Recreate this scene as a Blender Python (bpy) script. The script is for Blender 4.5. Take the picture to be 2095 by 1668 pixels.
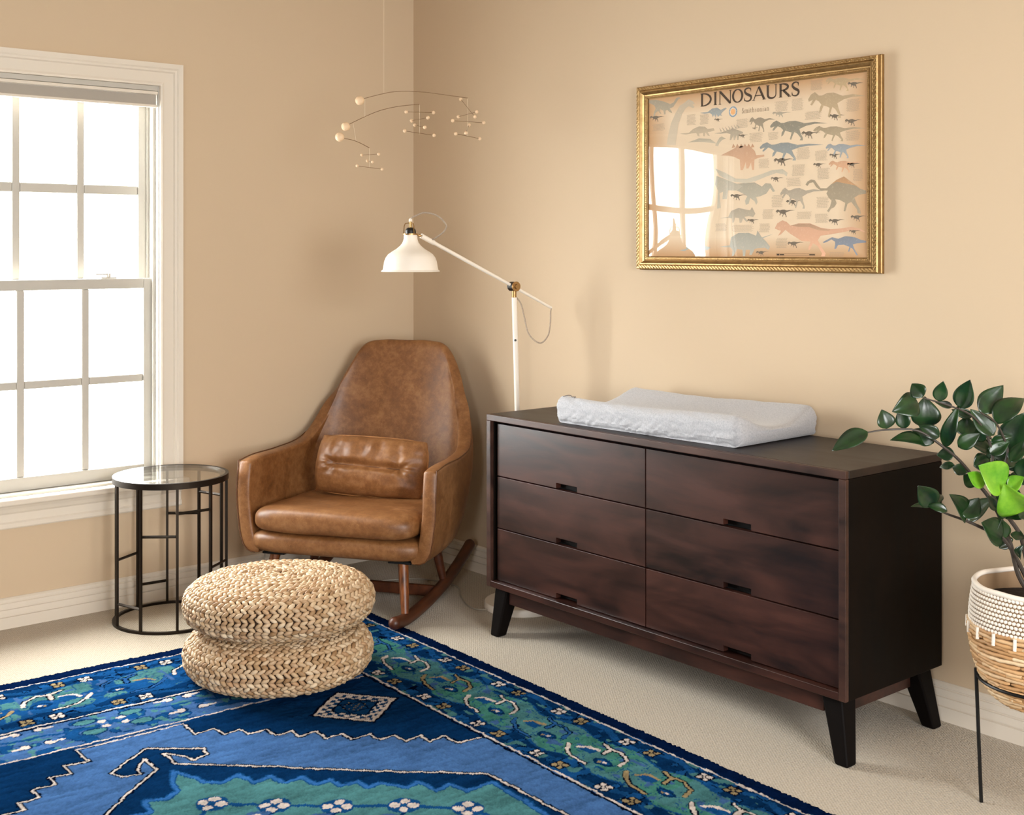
import bpy, bmesh, math, random
import numpy as np
from mathutils import Vector, Matrix

for _o in list(bpy.data.objects):
    bpy.data.objects.remove(_o)
SC = bpy.context.scene
COL = SC.collection

# ------------------------------------------------------------------ camera, world, light, exposure
cam_d = bpy.data.cameras.new('camera')
cam = bpy.data.objects.new('camera', cam_d)
COL.objects.link(cam)
SC.camera = cam
CAM = Vector((-3.2616, -4.5750, 1.35))
_f = Vector((.6426, .7662, 0)).normalized()
cam.location = CAM
cam.rotation_euler = (math.pi / 2, 0, math.atan2(_f.y, _f.x) - math.pi / 2)
cam_d.sensor_width = 36
cam_d.lens = 2560 / 2095 * 36
cam_d.shift_y = -324 / 2095
cam_d.clip_start = .02

w = bpy.data.worlds.new('overcast_daylight')
SC.world = w
w.use_nodes = True
nt = w.node_tree
bg = nt.nodes['Background']
tc = nt.nodes.new('ShaderNodeTexCoord')
nz = nt.nodes.new('ShaderNodeTexNoise')
nz.inputs['Scale'].default_value = 26
nz.inputs['Detail'].default_value = 5
rp = nt.nodes.new('ShaderNodeValToRGB')
rp.color_ramp.elements[0].position = .60
rp.color_ramp.elements[0].color = (1, 1, 1, 1)
rp.color_ramp.elements[1].position = .74
rp.color_ramp.elements[1].color = (.10, .115, .09, 1)
nt.links.new(tc.outputs['Generated'], nz.inputs['Vector'])
nt.links.new(nz.outputs['Fac'], rp.inputs['Fac'])
nt.links.new(rp.outputs['Color'], bg.inputs['Color'])
sx = nt.nodes.new('ShaderNodeSeparateXYZ'); nt.links.new(tc.outputs['Generated'], sx.inputs[0])
def _map(sock, a, b, c, d):
    m_ = nt.nodes.new('ShaderNodeMapRange')
    for k_, v_ in zip(('From Min', 'From Max', 'To Min', 'To Max'), (a, b, c, d)): m_.inputs[k_].default_value = v_
    nt.links.new(sock, m_.inputs['Value']); return m_.outputs[0]
def _mul(a, b, op='MULTIPLY'):
    m_ = nt.nodes.new('ShaderNodeMath'); m_.operation = op
    nt.links.new(a, m_.inputs[0]); nt.links.new(b, m_.inputs[1]); return m_.outputs[0]
side_ = _map(sx.outputs['Y'], -.2, .5, 21.0, 25.0)      # overcast sky: half as bright again overhead as at the horizon,
high_ = _map(sx.outputs['Z'], .10, .65, 1.0, 1.5)        # dimmer below it
low_ = _map(sx.outputs['Z'], -.5, -.02, .45, 1.0)
nt.links.new(_mul(_mul(side_, high_), low_), bg.inputs['Strength'])
SC.cycles.sample_clamp_indirect = 0

SC.view_settings.view_transform = 'Standard'
SC.view_settings.look = 'None'
SC.view_settings.gamma = 1
SC.view_settings.use_curve_mapping = False
SC.view_settings.exposure = 0.32

def portal(name, loc, rot, sx, sy):
    d = bpy.data.lights.new(name, 'AREA')
    d.shape = 'RECTANGLE'; d.size = sx; d.size_y = sy
    d.cycles.is_portal = True
    o = bpy.data.objects.new(name, d)
    o.location = loc; o.rotation_euler = rot
    COL.objects.link(o)

WX0, WX1 = -2.24, -1.183          # the seen window, in the wall y = 0
WZ0, WZ1 = .46, 1.98
RX, RY, RZ = -5.4, -6.4, 2.75     # far corner of the room
BW = (-3.3, -1.5, .75, 2.35)      # window in the wall behind the camera (x0, x1, z0, z1)
portal('daylight_window', ((WX0 + WX1) / 2, .16, (WZ0 + WZ1) / 2), (math.radians(-90), 0, 0), 1.04, 1.52)
BW3 = (-6.1, -5.15, .75, 2.35)     # unseen side-wall opening, added to brighten the right wall (y0, y1, z0, z1)
portal('daylight_side_added', (RX - .1, (BW3[0] + BW3[1]) / 2, (BW3[2] + BW3[3]) / 2), (math.radians(90), 0, math.radians(-90)), BW3[1] - BW3[0], BW3[3] - BW3[2])
portal('daylight_back', ((BW[0] + BW[1]) / 2, RY - .1, (BW[2] + BW[3]) / 2), (math.radians(90), 0, 0), BW[1] - BW[0], BW[3] - BW[2])

# ------------------------------------------------------------------ helpers
def srgb(h):
    h = h.lstrip('#')
    v = [int(h[i:i + 2], 16) / 255 for i in (0, 2, 4)]
    return tuple((c / 12.92 if c <= .04045 else ((c + .055) / 1.055) ** 2.4) for c in v) + (1,)

MATS = {}
def mat(name, color='808080', rough=.6, metal=0, spec=.5, bump=None, vary=None, coat=0, coat_r=.2, sheen=0, attr=None, island=None, trans=0):
    """bump=(scale, strength, dist); vary=(scale xyz, colour2, lo, hi)"""
    if name in MATS: return MATS[name]
    m = bpy.data.materials.new(name); m.use_nodes = True
    n = m.node_tree.nodes; L = m.node_tree.links
    b = n['Principled BSDF']
    b.inputs['Base Color'].default_value = srgb(color) if isinstance(color, str) else color
    b.inputs['Roughness'].default_value = rough
    b.inputs['Metallic'].default_value = metal
    b.inputs['Specular IOR Level'].default_value = spec
    b.inputs['Coat Weight'].default_value = coat
    b.inputs['Coat Roughness'].default_value = coat_r
    b.inputs['Sheen Weight'].default_value = sheen
    tc = n.new('ShaderNodeTexCoord')
    src = None
    if attr:
        a = n.new('ShaderNodeAttribute'); a.attribute_name = attr
        L.new(a.outputs['Color'], b.inputs['Base Color']); src = a.outputs['Color']
    if vary:
        sc, c2, lo, hi = vary
        mp = n.new('ShaderNodeMapping'); mp.inputs['Scale'].default_value = sc
        L.new(tc.outputs['Object'], mp.inputs['Vector'])
        z = n.new('ShaderNodeTexNoise'); z.inputs['Scale'].default_value = 1; z.inputs['Detail'].default_value = 6; z.inputs['Roughness'].default_value = .6
        L.new(mp.outputs['Vector'], z.inputs['Vector'])
        mr = n.new('ShaderNodeMapRange'); mr.inputs['From Min'].default_value = lo; mr.inputs['From Max'].default_value = hi
        L.new(z.outputs['Fac'], mr.inputs['Value'])
        mx = n.new('ShaderNodeMix'); mx.data_type = 'RGBA'
        L.new(mr.outputs['Result'], mx.inputs['Factor'])
        if src: L.new(src, mx.inputs['A'])
        else: mx.inputs['A'].default_value = srgb(color)
        mx.inputs['B'].default_value = srgb(c2)
        L.new(mx.outputs['Result'], b.inputs['Base Color']); src = mx.outputs['Result']
    if island:
        g = n.new('ShaderNodeNewGeometry')
        r = n.new('ShaderNodeValToRGB')
        els = r.color_ramp.elements
        els[0].color = srgb(island[0]); els[1].color = srgb(island[-1])
        for i, c in enumerate(island[1:-1]):
            e = els.new((i + 1) / (len(island) - 1)); e.color = srgb(c)
        L.new(g.outputs['Random Per Island'], r.inputs['Fac'])
        L.new(r.outputs['Color'], b.inputs['Base Color'])
    if bump:
        z = n.new('ShaderNodeTexNoise'); z.inputs['Scale'].default_value = bump[0]; z.inputs['Detail'].default_value = 4
        L.new(tc.outputs['Object'], z.inputs['Vector'])
        bp = n.new('ShaderNodeBump'); bp.inputs['Strength'].default_value = bump[1]; bp.inputs['Distance'].default_value = bump[2]
        L.new(z.outputs['Fac'], bp.inputs['Height'])
        L.new(bp.outputs['Normal'], b.inputs['Normal'])
    MATS[name] = m
    return m

class MB:
    def __init__(s): s.v = []; s.f = []; s.c = []
    def add(s, v, f, c=None):
        o = len(s.v); s.v += [tuple(map(float, p)) for p in v]; s.f += [tuple(i + o for i in q) for q in f]
        if c is not None: s.c += [c] * len(v)
        return s
    def box(s, a, b, M=None):
        x0, y0, z0 = a; x1, y1, z1 = b
        x0, x1 = sorted((x0, x1)); y0, y1 = sorted((y0, y1)); z0, z1 = sorted((z0, z1))
        v = [(x0, y0, z0), (x1, y0, z0), (x1, y1, z0), (x0, y1, z0), (x0, y0, z1), (x1, y0, z1), (x1, y1, z1), (x0, y1, z1)]
        if M is not None: v = [tuple(M @ Vector(p)) for p in v]
        return s.add(v, [(0, 3, 2, 1), (4, 5, 6, 7), (0, 1, 5, 4), (1, 2, 6, 5), (2, 3, 7, 6), (3, 0, 4, 7)])
    def hexa(s, bot, top):
        return s.add(list(bot) + list(top), [(0, 3, 2, 1), (4, 5, 6, 7), (0, 1, 5, 4), (1, 2, 6, 5), (2, 3, 7, 6), (3, 0, 4, 7)])
    def lathe(s, prof, n=32, c=(0, 0, 0), M=None, close=False):
        """prof: [(r, z)] ; zero radii make caps"""
        rings = []; v = []
        for r, z in prof:
            if r < 1e-6: rings.append([len(v)]); v.append((c[0], c[1], c[2] + z))
            else:
                rings.append(list(range(len(v), len(v) + n)))
                v += [(c[0] + r * math.cos(2 * math.pi * i / n), c[1] + r * math.sin(2 * math.pi * i / n), c[2] + z) for i in range(n)]
        f = []
        pr = list(zip(rings, rings[1:])) + ([(rings[-1], rings[0])] if close else [])
        for A, B in pr:
            for i in range(n):
                j = (i + 1) % n
                if len(A) == 1 and len(B) == 1: continue
                if len(A) == 1: f.append((A[0], B[j], B[i]))
                elif len(B) == 1: f.append((A[i], A[j], B[0]))
                else: f.append((A[i], A[j], B[j], B[i]))
        if M is not None: v = [tuple(M @ Vector(p)) for p in v]
        return s.add(v, f)
    def tube(s, pts, r, n=8, closed=False, cap=True):
        pts = [Vector(p) for p in pts]; N = len(pts)
        rs = r if isinstance(r, (list, tuple)) else [r] * N
        v = []; up = None
        for i, p in enumerate(pts):
            if closed: t = pts[(i + 1) % N] - pts[i - 1]
            else: t = pts[min(i + 1, N - 1)] - pts[max(i - 1, 0)]
            t.normalize()
            if up is None:
                up = Vector((0, 0, 1)) if abs(t.z) < .9 else Vector((1, 0, 0))
            up = (up - t * up.dot(t)).normalized(); sd = t.cross(up)
            for k in range(n):
                a = 2 * math.pi * k / n
                v.append(p + (up * math.cos(a) + sd * math.sin(a)) * rs[i])
        f = []
        for i in range(N if closed else N - 1):
            j = (i + 1) % N
            for k in range(n):
                l = (k + 1) % n
                f.append((i * n + k, j * n + k, j * n + l, i * n + l))
        if cap and not closed:
            f.append(tuple(range(n))); f.append(tuple(reversed(range((N - 1) * n, N * n))))
        return s.add(v, f)
    def ball(s, c, r, n=12, m=8, M=None):
        prof = [(r * math.sin(math.pi * i / m), -r * math.cos(math.pi * i / m)) for i in range(m + 1)]
        prof[0] = (0, -r); prof[-1] = (0, r)
        return s.lathe(prof, n, c, M)
    def grid(s, fn, nu, nv, cu=False):
        v = [fn(i / (nu if cu else nu - 1), j / (nv - 1)) for i in range(nu) for j in range(nv)]
        f = []
        for i in range(nu if cu else nu - 1):
            for j in range(nv - 1):
                k = (i + 1) % nu
                f.append((i * nv + j, k * nv + j, k * nv + j + 1, i * nv + j + 1))
        return s.add(v, f)

def catmull(pts, n):
    P = [np.array(p, float) for p in pts]; P = [2 * P[0] - P[1]] + P + [2 * P[-1] - P[-2]]
    out = []
    for i in range(1, len(P) - 2):
        for k in range(n):
            t = k / n
            out.append(.5 * ((2 * P[i]) + (-P[i - 1] + P[i + 1]) * t + (2 * P[i - 1] - 5 * P[i] + 4 * P[i + 1] - P[i + 2]) * t * t + (-P[i - 1] + 3 * P[i] - 3 * P[i + 1] + P[i + 2]) * t ** 3))
    out.append(P[-2]); return [tuple(p) for p in out]

def obj(name, mb, m, parent=None, smooth=True, bevel=0, sub=0, seg=2, world=True, angle=40):
    """links ONE mesh object; with a parent the vertices are given in world space unless world=False"""
    v = np.array(mb.v, float)
    if parent is not None and world:
        Mi = parent_world(parent).inverted()
        R = np.array(Mi)
        v = v @ R[:3, :3].T + R[:3, 3]
    me = bpy.data.meshes.new(name)
    me.from_pydata(v.tolist(), [], mb.f)
    me.validate()
    if mb.c and len(mb.c) == len(mb.v):
        a = me.color_attributes.new('Col', 'FLOAT_COLOR', 'POINT')
        a.data.foreach_set('color', np.array(mb.c, np.float32).ravel())
    me.materials.append(m)
    if smooth:
        me.polygons.foreach_set('use_smooth', [True] * len(me.polygons))
    o = bpy.data.objects.new(name, me); COL.objects.link(o)
    if parent is not None: o.parent = parent
    if bevel:
        b = o.modifiers.new('bevel', 'BEVEL'); b.width = bevel; b.segments = seg; b.limit_method = 'ANGLE'; b.angle_limit = math.radians(30)
        b.harden_normals = True
    if sub:
        b = o.modifiers.new('sub', 'SUBSURF'); b.levels = sub; b.render_levels = sub
    if smooth and not sub and angle:
        bpy.context.view_layer.objects.active = o
        try:
            me.set_sharp_from_angle(angle=math.radians(angle))
        except Exception: pass
    return o

def parent_world(o):
    M = Matrix.Translation(o.location) @ o.rotation_euler.to_matrix().to_4x4()
    while o.parent is not None:
        o = o.parent
        M = Matrix.Translation(o.location) @ o.rotation_euler.to_matrix().to_4x4() @ M
    return M

def tag(o, label, cat, group=None):
    o['label'] = label; o['category'] = cat
    if group: o['group'] = group
    return o

def thing(name, label, cat, loc=(0, 0, 0), rz=0, group=None):
    o = bpy.data.objects.new(name, None); COL.objects.link(o)
    o.location = loc; o.rotation_euler = (0, 0, rz); o.empty_display_size = .05
    return tag(o, label, cat, group)

def struct(name, mb, m, parent=None, **k):
    o = obj(name, mb, m, parent, **k)
    if parent is None: o['kind'] = 'structure'
    return o

# ------------------------------------------------------------------ room shell
M_wall = mat('wall_paint', 'ccb699', .75, bump=(55, .12, .002))
M_wall2 = mat('wall_dark_for_bounce', '5c4a3a', .8)  # darker colour for the unseen walls, added to cut bounced light
M_trim = mat('white_trim_paint', 'dfd5c6', .38, spec=.5)
M_ceil = mat('ceiling_paint', 'cfc5b6', .8)

def carpet_mat():
    m = bpy.data.materials.new('carpet'); m.use_nodes = True
    n = m.node_tree.nodes; L = m.node_tree.links; b = n['Principled BSDF']
    b.inputs['Roughness'].default_value = .95; b.inputs['Specular IOR Level'].default_value = .15
    b.inputs['Sheen Weight'].default_value = .2
    tc = n.new('ShaderNodeTexCoord')
    vo = n.new('ShaderNodeTexVoronoi'); vo.inputs['Scale'].default_value = 190
    no = n.new('ShaderNodeTexNoise'); no.inputs['Scale'].default_value = 3; no.inputs['Detail'].default_value = 3
    n2 = n.new('ShaderNodeTexNoise'); n2.inputs['Scale'].default_value = 160; n2.inputs['Detail'].default_value = 3
    for t in (vo, no, n2): L.new(tc.outputs['Object'], t.inputs['Vector'])
    mp = n.new('ShaderNodeMapping'); mp.inputs['Rotation'].default_value = (0, 0, math.radians(38))
    L.new(tc.outputs['Object'], mp.inputs['Vector'])
    wv = n.new('ShaderNodeTexWave'); wv.inputs['Scale'].default_value = 44; wv.bands_direction = 'X'
    wv.inputs['Distortion'].default_value = .6; wv.inputs['Detail Scale'].default_value = 8
    L.new(mp.outputs['Vector'], wv.inputs['Vector'])
    mx = n.new('ShaderNodeMix'); mx.data_type = 'RGBA'
    mx.inputs['A'].default_value = srgb('857a68'); mx.inputs['B'].default_value = srgb('c3b6a2')
    ad = n.new('ShaderNodeMath'); ad.operation = 'MULTIPLY_ADD'; ad.inputs[1].default_value = .28; 
    L.new(wv.outputs['Fac'], ad.inputs[0]); L.new(n2.outputs['Fac'], ad.inputs[2])
    L.new(ad.outputs[0], mx.inputs['Factor'])
    L.new(mx.outputs['Result'], b.inputs['Base Color'])
    a2 = n.new('ShaderNodeMath'); a2.operation = 'SUBTRACT'
    L.new(ad.outputs[0], a2.inputs[0]); L.new(vo.outputs['Distance'], a2.inputs[1])
    bp = n.new('ShaderNodeBump'); bp.inputs['Strength'].default_value = .55; bp.inputs['Distance'].default_value = .004
    L.new(a2.outputs[0], bp.inputs['Height']); L.new(bp.outputs['Normal'], b.inputs['Normal'])
    return m
M_carpet = carpet_mat()

TW = .16
struct('floor', MB().box((RX - TW, RY - TW, -.1), (TW, TW, 0)), M_carpet, smooth=False)
struct('ceiling', MB().box((RX - TW, RY - TW, RZ), (TW, TW, RZ + .1)), M_ceil, smooth=False)
mb = MB()
mb.box((RX - TW, 0, 0), (WX0, TW, RZ)); mb.box((WX1, 0, 0), (TW, TW, RZ))
mb.box((WX0, 0, 0), (WX1, TW, WZ0)); mb.box((WX0, 0, WZ1), (WX1, TW, RZ))
struct('wall_left', mb, M_wall, smooth=False)
struct('wall_right', MB().box((0, RY, 0), (TW, 0, RZ)), M_wall, smooth=False)
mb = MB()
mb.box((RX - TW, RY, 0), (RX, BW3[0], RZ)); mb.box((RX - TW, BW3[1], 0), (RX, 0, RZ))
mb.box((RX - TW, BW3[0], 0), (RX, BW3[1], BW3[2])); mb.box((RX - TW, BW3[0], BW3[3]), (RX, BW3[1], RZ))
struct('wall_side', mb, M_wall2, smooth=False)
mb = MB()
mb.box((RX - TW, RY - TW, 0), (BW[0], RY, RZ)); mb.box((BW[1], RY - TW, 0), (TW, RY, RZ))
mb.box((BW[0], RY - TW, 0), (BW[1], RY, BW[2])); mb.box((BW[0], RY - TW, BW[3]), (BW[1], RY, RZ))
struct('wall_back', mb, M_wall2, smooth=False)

# baseboards: a moulded profile (depth, height)
BP = [(.0005, 0), (.018, 0), (.018, .040), (.0115, .0415), (.0115, .0440), (.0165, .0460), (.0155, .066), (.0095, .0675), (.0095, .070), (.0135, .072), (.0125, .088), (.0075, .0895), (.0075, .0915), (.010, .0935), (.010, .102), (.004, .1075), (.0005, .108)]
def sweep_x(prof, x0, x1, y, sgn=-1):
    m = MB(); n = len(prof)
    v = [(x, y + sgn * d, z) for x in (x0, x1) for d, z in prof]
    f = [(i, (i + 1) % n, n + (i + 1) % n, n + i) for i in range(n)] + [tuple(range(n))[::-1], tuple(range(n, 2 * n))]
    return m.add(v, f)
def sweep_y(prof, y0, y1, x, sgn=-1):
    m = MB(); n = len(prof)
    v = [(x + sgn * d, y, z) for y in (y0, y1) for d, z in prof]
    f = [(i, (i + 1) % n, n + (i + 1) % n, n + i) for i in range(n)] + [tuple(range(n))[::-1], tuple(range(n, 2 * n))]
    return m.add(v, f)
struct('baseboard_left', sweep_x(BP, RX + .02, -.0005, 0), M_trim, smooth=False)
struct('baseboard_right', sweep_y(BP, RY + .02, -.019, 0), M_trim, smooth=False)

# ------------------------------------------------------------------ window_1 (the one seen)
def glass_mat():
    m = bpy.data.materials.new('window_glass'); m.use_nodes = True
    n = m.node_tree.nodes; L = m.node_tree.links
    n.remove(n['Principled BSDF'])
    t = n.new('ShaderNodeBsdfTransparent'); t.inputs['Color'].default_value = (.97, .985, .98, 1)
    g = n.new('ShaderNodeBsdfGlossy'); g.inputs['Roughness'].default_value = .01
    fr = n.new('ShaderNodeFresnel')
    ge = n.new('ShaderNodeNewGeometry'); ma = n.new('ShaderNodeMath'); ma.operation = 'MULTIPLY_ADD'      # same reflectance from both faces
    ma.inputs[1].default_value = -.8333; ma.inputs[2].default_value = 1.5
    L.new(ge.outputs['Backfacing'], ma.inputs[0]); L.new(ma.outputs[0], fr.inputs['IOR'])
    mx = n.new('ShaderNodeMixShader')
    L.new(fr.outputs[0], mx.inputs[0]); L.new(t.outputs[0], mx.inputs[1]); L.new(g.outputs[0], mx.inputs[2])
    L.new(mx.outputs[0], n['Material Output'].inputs['Surface'])
    return m
M_glass = glass_mat()
M_sash = mat('white_vinyl', 'bfbab0', .4)

def casing():
    # mitred picture-frame casing on three sides, profile across its width (0 = inner edge)
    prof = [(0, 0), (0, .012), (.006, .016), (.014, .013), (.050, .015), (.055, .021), (.062, .022), (.068, .028), (.085, .030), (.085, 0)]
    xi0, xi1, zi = WX0 + .018, WX1 - .018, WZ1
    m = MB(); n = len(prof); v = []
    for k in range(4):
        for w_, d in prof:
            if k == 0: v.append((xi0 - w_, -d, WZ0 + .004))
            if k == 1: v.append((xi0 - w_, -d, zi + w_))
            if k == 2: v.append((xi1 + w_, -d, zi + w_))
            if k == 3: v.append((xi1 + w_, -d, WZ0 + .004))
    f = []
    for k in range(3):
        for i in range(n - 1):
            f.append((k * n + i, k * n + i + 1, (k + 1) * n + i + 1, (k + 1) * n + i))
    f += [tuple(range(n)), tuple(range(3 * n, 4 * n))[::-1]]
    return m.add(v, f)
win = bpy.data.objects.new('window_1', None); COL.objects.link(win)
win.location = ((WX0 + WX1) / 2, 0, WZ0); win['kind'] = 'structure'
obj('window_casing', casing(), M_trim, win, smooth=False)
mb = MB()
mb.box((WX0, .001, WZ0), (WX0 + .022, .15, WZ1)); mb.box((WX1 - .022, .001, WZ0), (WX1, .15, WZ1))
mb.box((WX0 + .022, .001, WZ1 - .02), (WX1 - .022, .15, WZ1))
mb.box((WX0 + .022, .001, WZ0), (WX1 - .022, .15, WZ0 + .012))
for x in (WX0 + .022, WX1 - .022 - .010):
    mb.box((x, .028, WZ0 + .012), (x + .010, .042, WZ1 - .02)); mb.box((x, .085, WZ0 + .012), (x + .010, .092, WZ1 - .02))
obj('window_jamb', mb, M_sash, win, smooth=False, bevel=.002)
st = MB().box((WX0 - .090, -.046, WZ0 - .022), (WX1 + .090, .002, WZ0 + .003))
obj('window_sill', st, M_trim, win, bevel=.008, seg=3)
AP = [(.0005, .353), (.012, .353), (.016, .358), (.016, .372), (.010, .378), (.010, .405), (.016, .412), (.022, .425), (.030, .437), (.0005, .438)]
obj('window_apron', sweep_x(AP, WX0 - .067, WX1 + .067, 0), M_trim, win, smooth=False)
GX = [(-1.245 - .2395 * k - .2105, -1.245 - .2395 * k) for k in range(4)]
def sash(name, y0, y1, z0, z1, rows, top, bot):
    e = bpy.data.objects.new(name, None); COL.objects.link(e); e.parent = win
    e.location = (0, (y0 + y1) / 2, 0)
    xl, xr = GX[3][0], GX[0][1]
    X0, X1 = WX0 + .0225, WX1 - .0225
    m = MB()
    m.box((X0, y0, z0), (xl, y1, z1)); m.box((xr, y0, z0), (X1, y1, z1))
    m.box((xl, y0, z0), (xr, y1, rows[-1][0])); m.box((xl, y0, rows[0][1]), (xr, y1, z1))
    obj('sash_frame', m, M_sash, e, smooth=False, bevel=.003)
    m = MB()
    for a, b in zip(GX[1:], GX): m.box((a[1], y0 + .006, rows[-1][0]), (b[0], y1 - .006, rows[0][1]))
    for a, b in zip(rows[1:], rows):
        for g in GX: m.box((g[0], y0 + .006, a[1]), (g[1], y1 - .006, b[0]))
    obj('muntin', m, M_sash, e, smooth=False, bevel=.004)
    ym = (y0 + y1) / 2
    for a, b in rows:
        for g in GX:
            obj('glass_pane', MB().box((g[0] - .003, ym - .0015, a - .003), (g[1] + .003, ym + .0015, b + .003)), M_glass, e, smooth=False)
    return e
sash('lower_sash', .045, .080, WZ0 + .0125, 1.238, [(.869, 1.199), (.521, .839)], 0, 0)
sash('upper_sash', .094, .125, 1.200, WZ1 - .0205, [(1.596, 1.925), (1.240, 1.560)], 0, 0)
mb = MB().box((-1.41, .050, 1.238), (-1.35, .074, 1.244)); mb.lathe([(0, 0), (.010, 0), (.010, .014), (0, .014)], 14, (-1.378, .062, 1.244))
mb.box((-1.43, .055, 1.252), (-1.375, .064, 1.258))
obj('sash_lock', mb, mat('lock_metal', 'cfcac0', .35, .3), win, bevel=.001)

# roller blind, rolled up under the head
bl = thing('roller_blind', 'grey roller blind rolled up at the top of the white window', 'blind', ((WX0 + WX1) / 2, .02, 1.90))
bx0, bx1 = WX0 + .0225, WX1 - .0225
obj('blind_valance', MB().box((bx0, .0, 1.946), (bx1, .025, 1.959)), M_trim, bl, bevel=.003)
obj('blind_fabric', MB().box((bx0 + .004, .012, 1.908), (bx1 - .004, .016, 1.9455)), mat('blind_grey', 'a9a196', .8, bump=(300, .2, .001)), bl, smooth=False)
obj('bottom_bar', MB().box((bx0 + .003, .006, 1.897), (bx1 - .003, .022, 1.908)), M_trim, bl, bevel=.003)

# the window of the wall behind the camera, out of view but lighting the room
w2 = bpy.data.objects.new('window_2', None); COL.objects.link(w2); w2.location = (BW[0], RY, BW[2]); w2['kind'] = 'structure'
mb = MB()
for (a, b) in ((BW[0] - .08, BW[0] + .03), (BW[1] - .03, BW[1] + .08)):
    mb.box((a, RY, BW[2] - .08), (b, RY + .025, BW[3] + .08))
for z in (BW[2] - .08, BW[3] - .03): mb.box((BW[0] + .03, RY, z), (BW[1] - .03, RY + .025, z + .11))
xm_ = (BW[0] + BW[1]) / 2
mb.box((xm_ - .03, RY - .09, BW[2]), (xm_ + .03, RY - .05, BW[3]))
mb.box((BW[0], RY - .088, 1.52), (xm_ - .03, RY - .052, 1.56)); mb.box((xm_ + .03, RY - .088, 1.52), (BW[1], RY - .052, 1.56))
obj('window_frame', mb, M_trim, w2, smooth=False)
w3 = bpy.data.objects.new('window_3_added', None); COL.objects.link(w3); w3.location = (RX, BW3[0], BW3[2]); w3['kind'] = 'structure'  # out of view, added for extra light on the right wall
mb = MB()
for (a, b) in ((BW3[0] - .08, BW3[0] + .03), (BW3[1] - .03, BW3[1] + .08)):
    mb.box((RX, a, BW3[2] - .08), (RX + .025, b, BW3[3] + .08))
for z in (BW3[2] - .08, BW3[3] - .03): mb.box((RX, BW3[0] + .03, z), (RX + .025, BW3[1] - .03, z + .11))
mb.box((RX - .088, BW3[0], 1.52), (RX - .052, BW3[1], 1.56))
obj('window_frame', mb, M_trim, w3, smooth=False)

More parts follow.
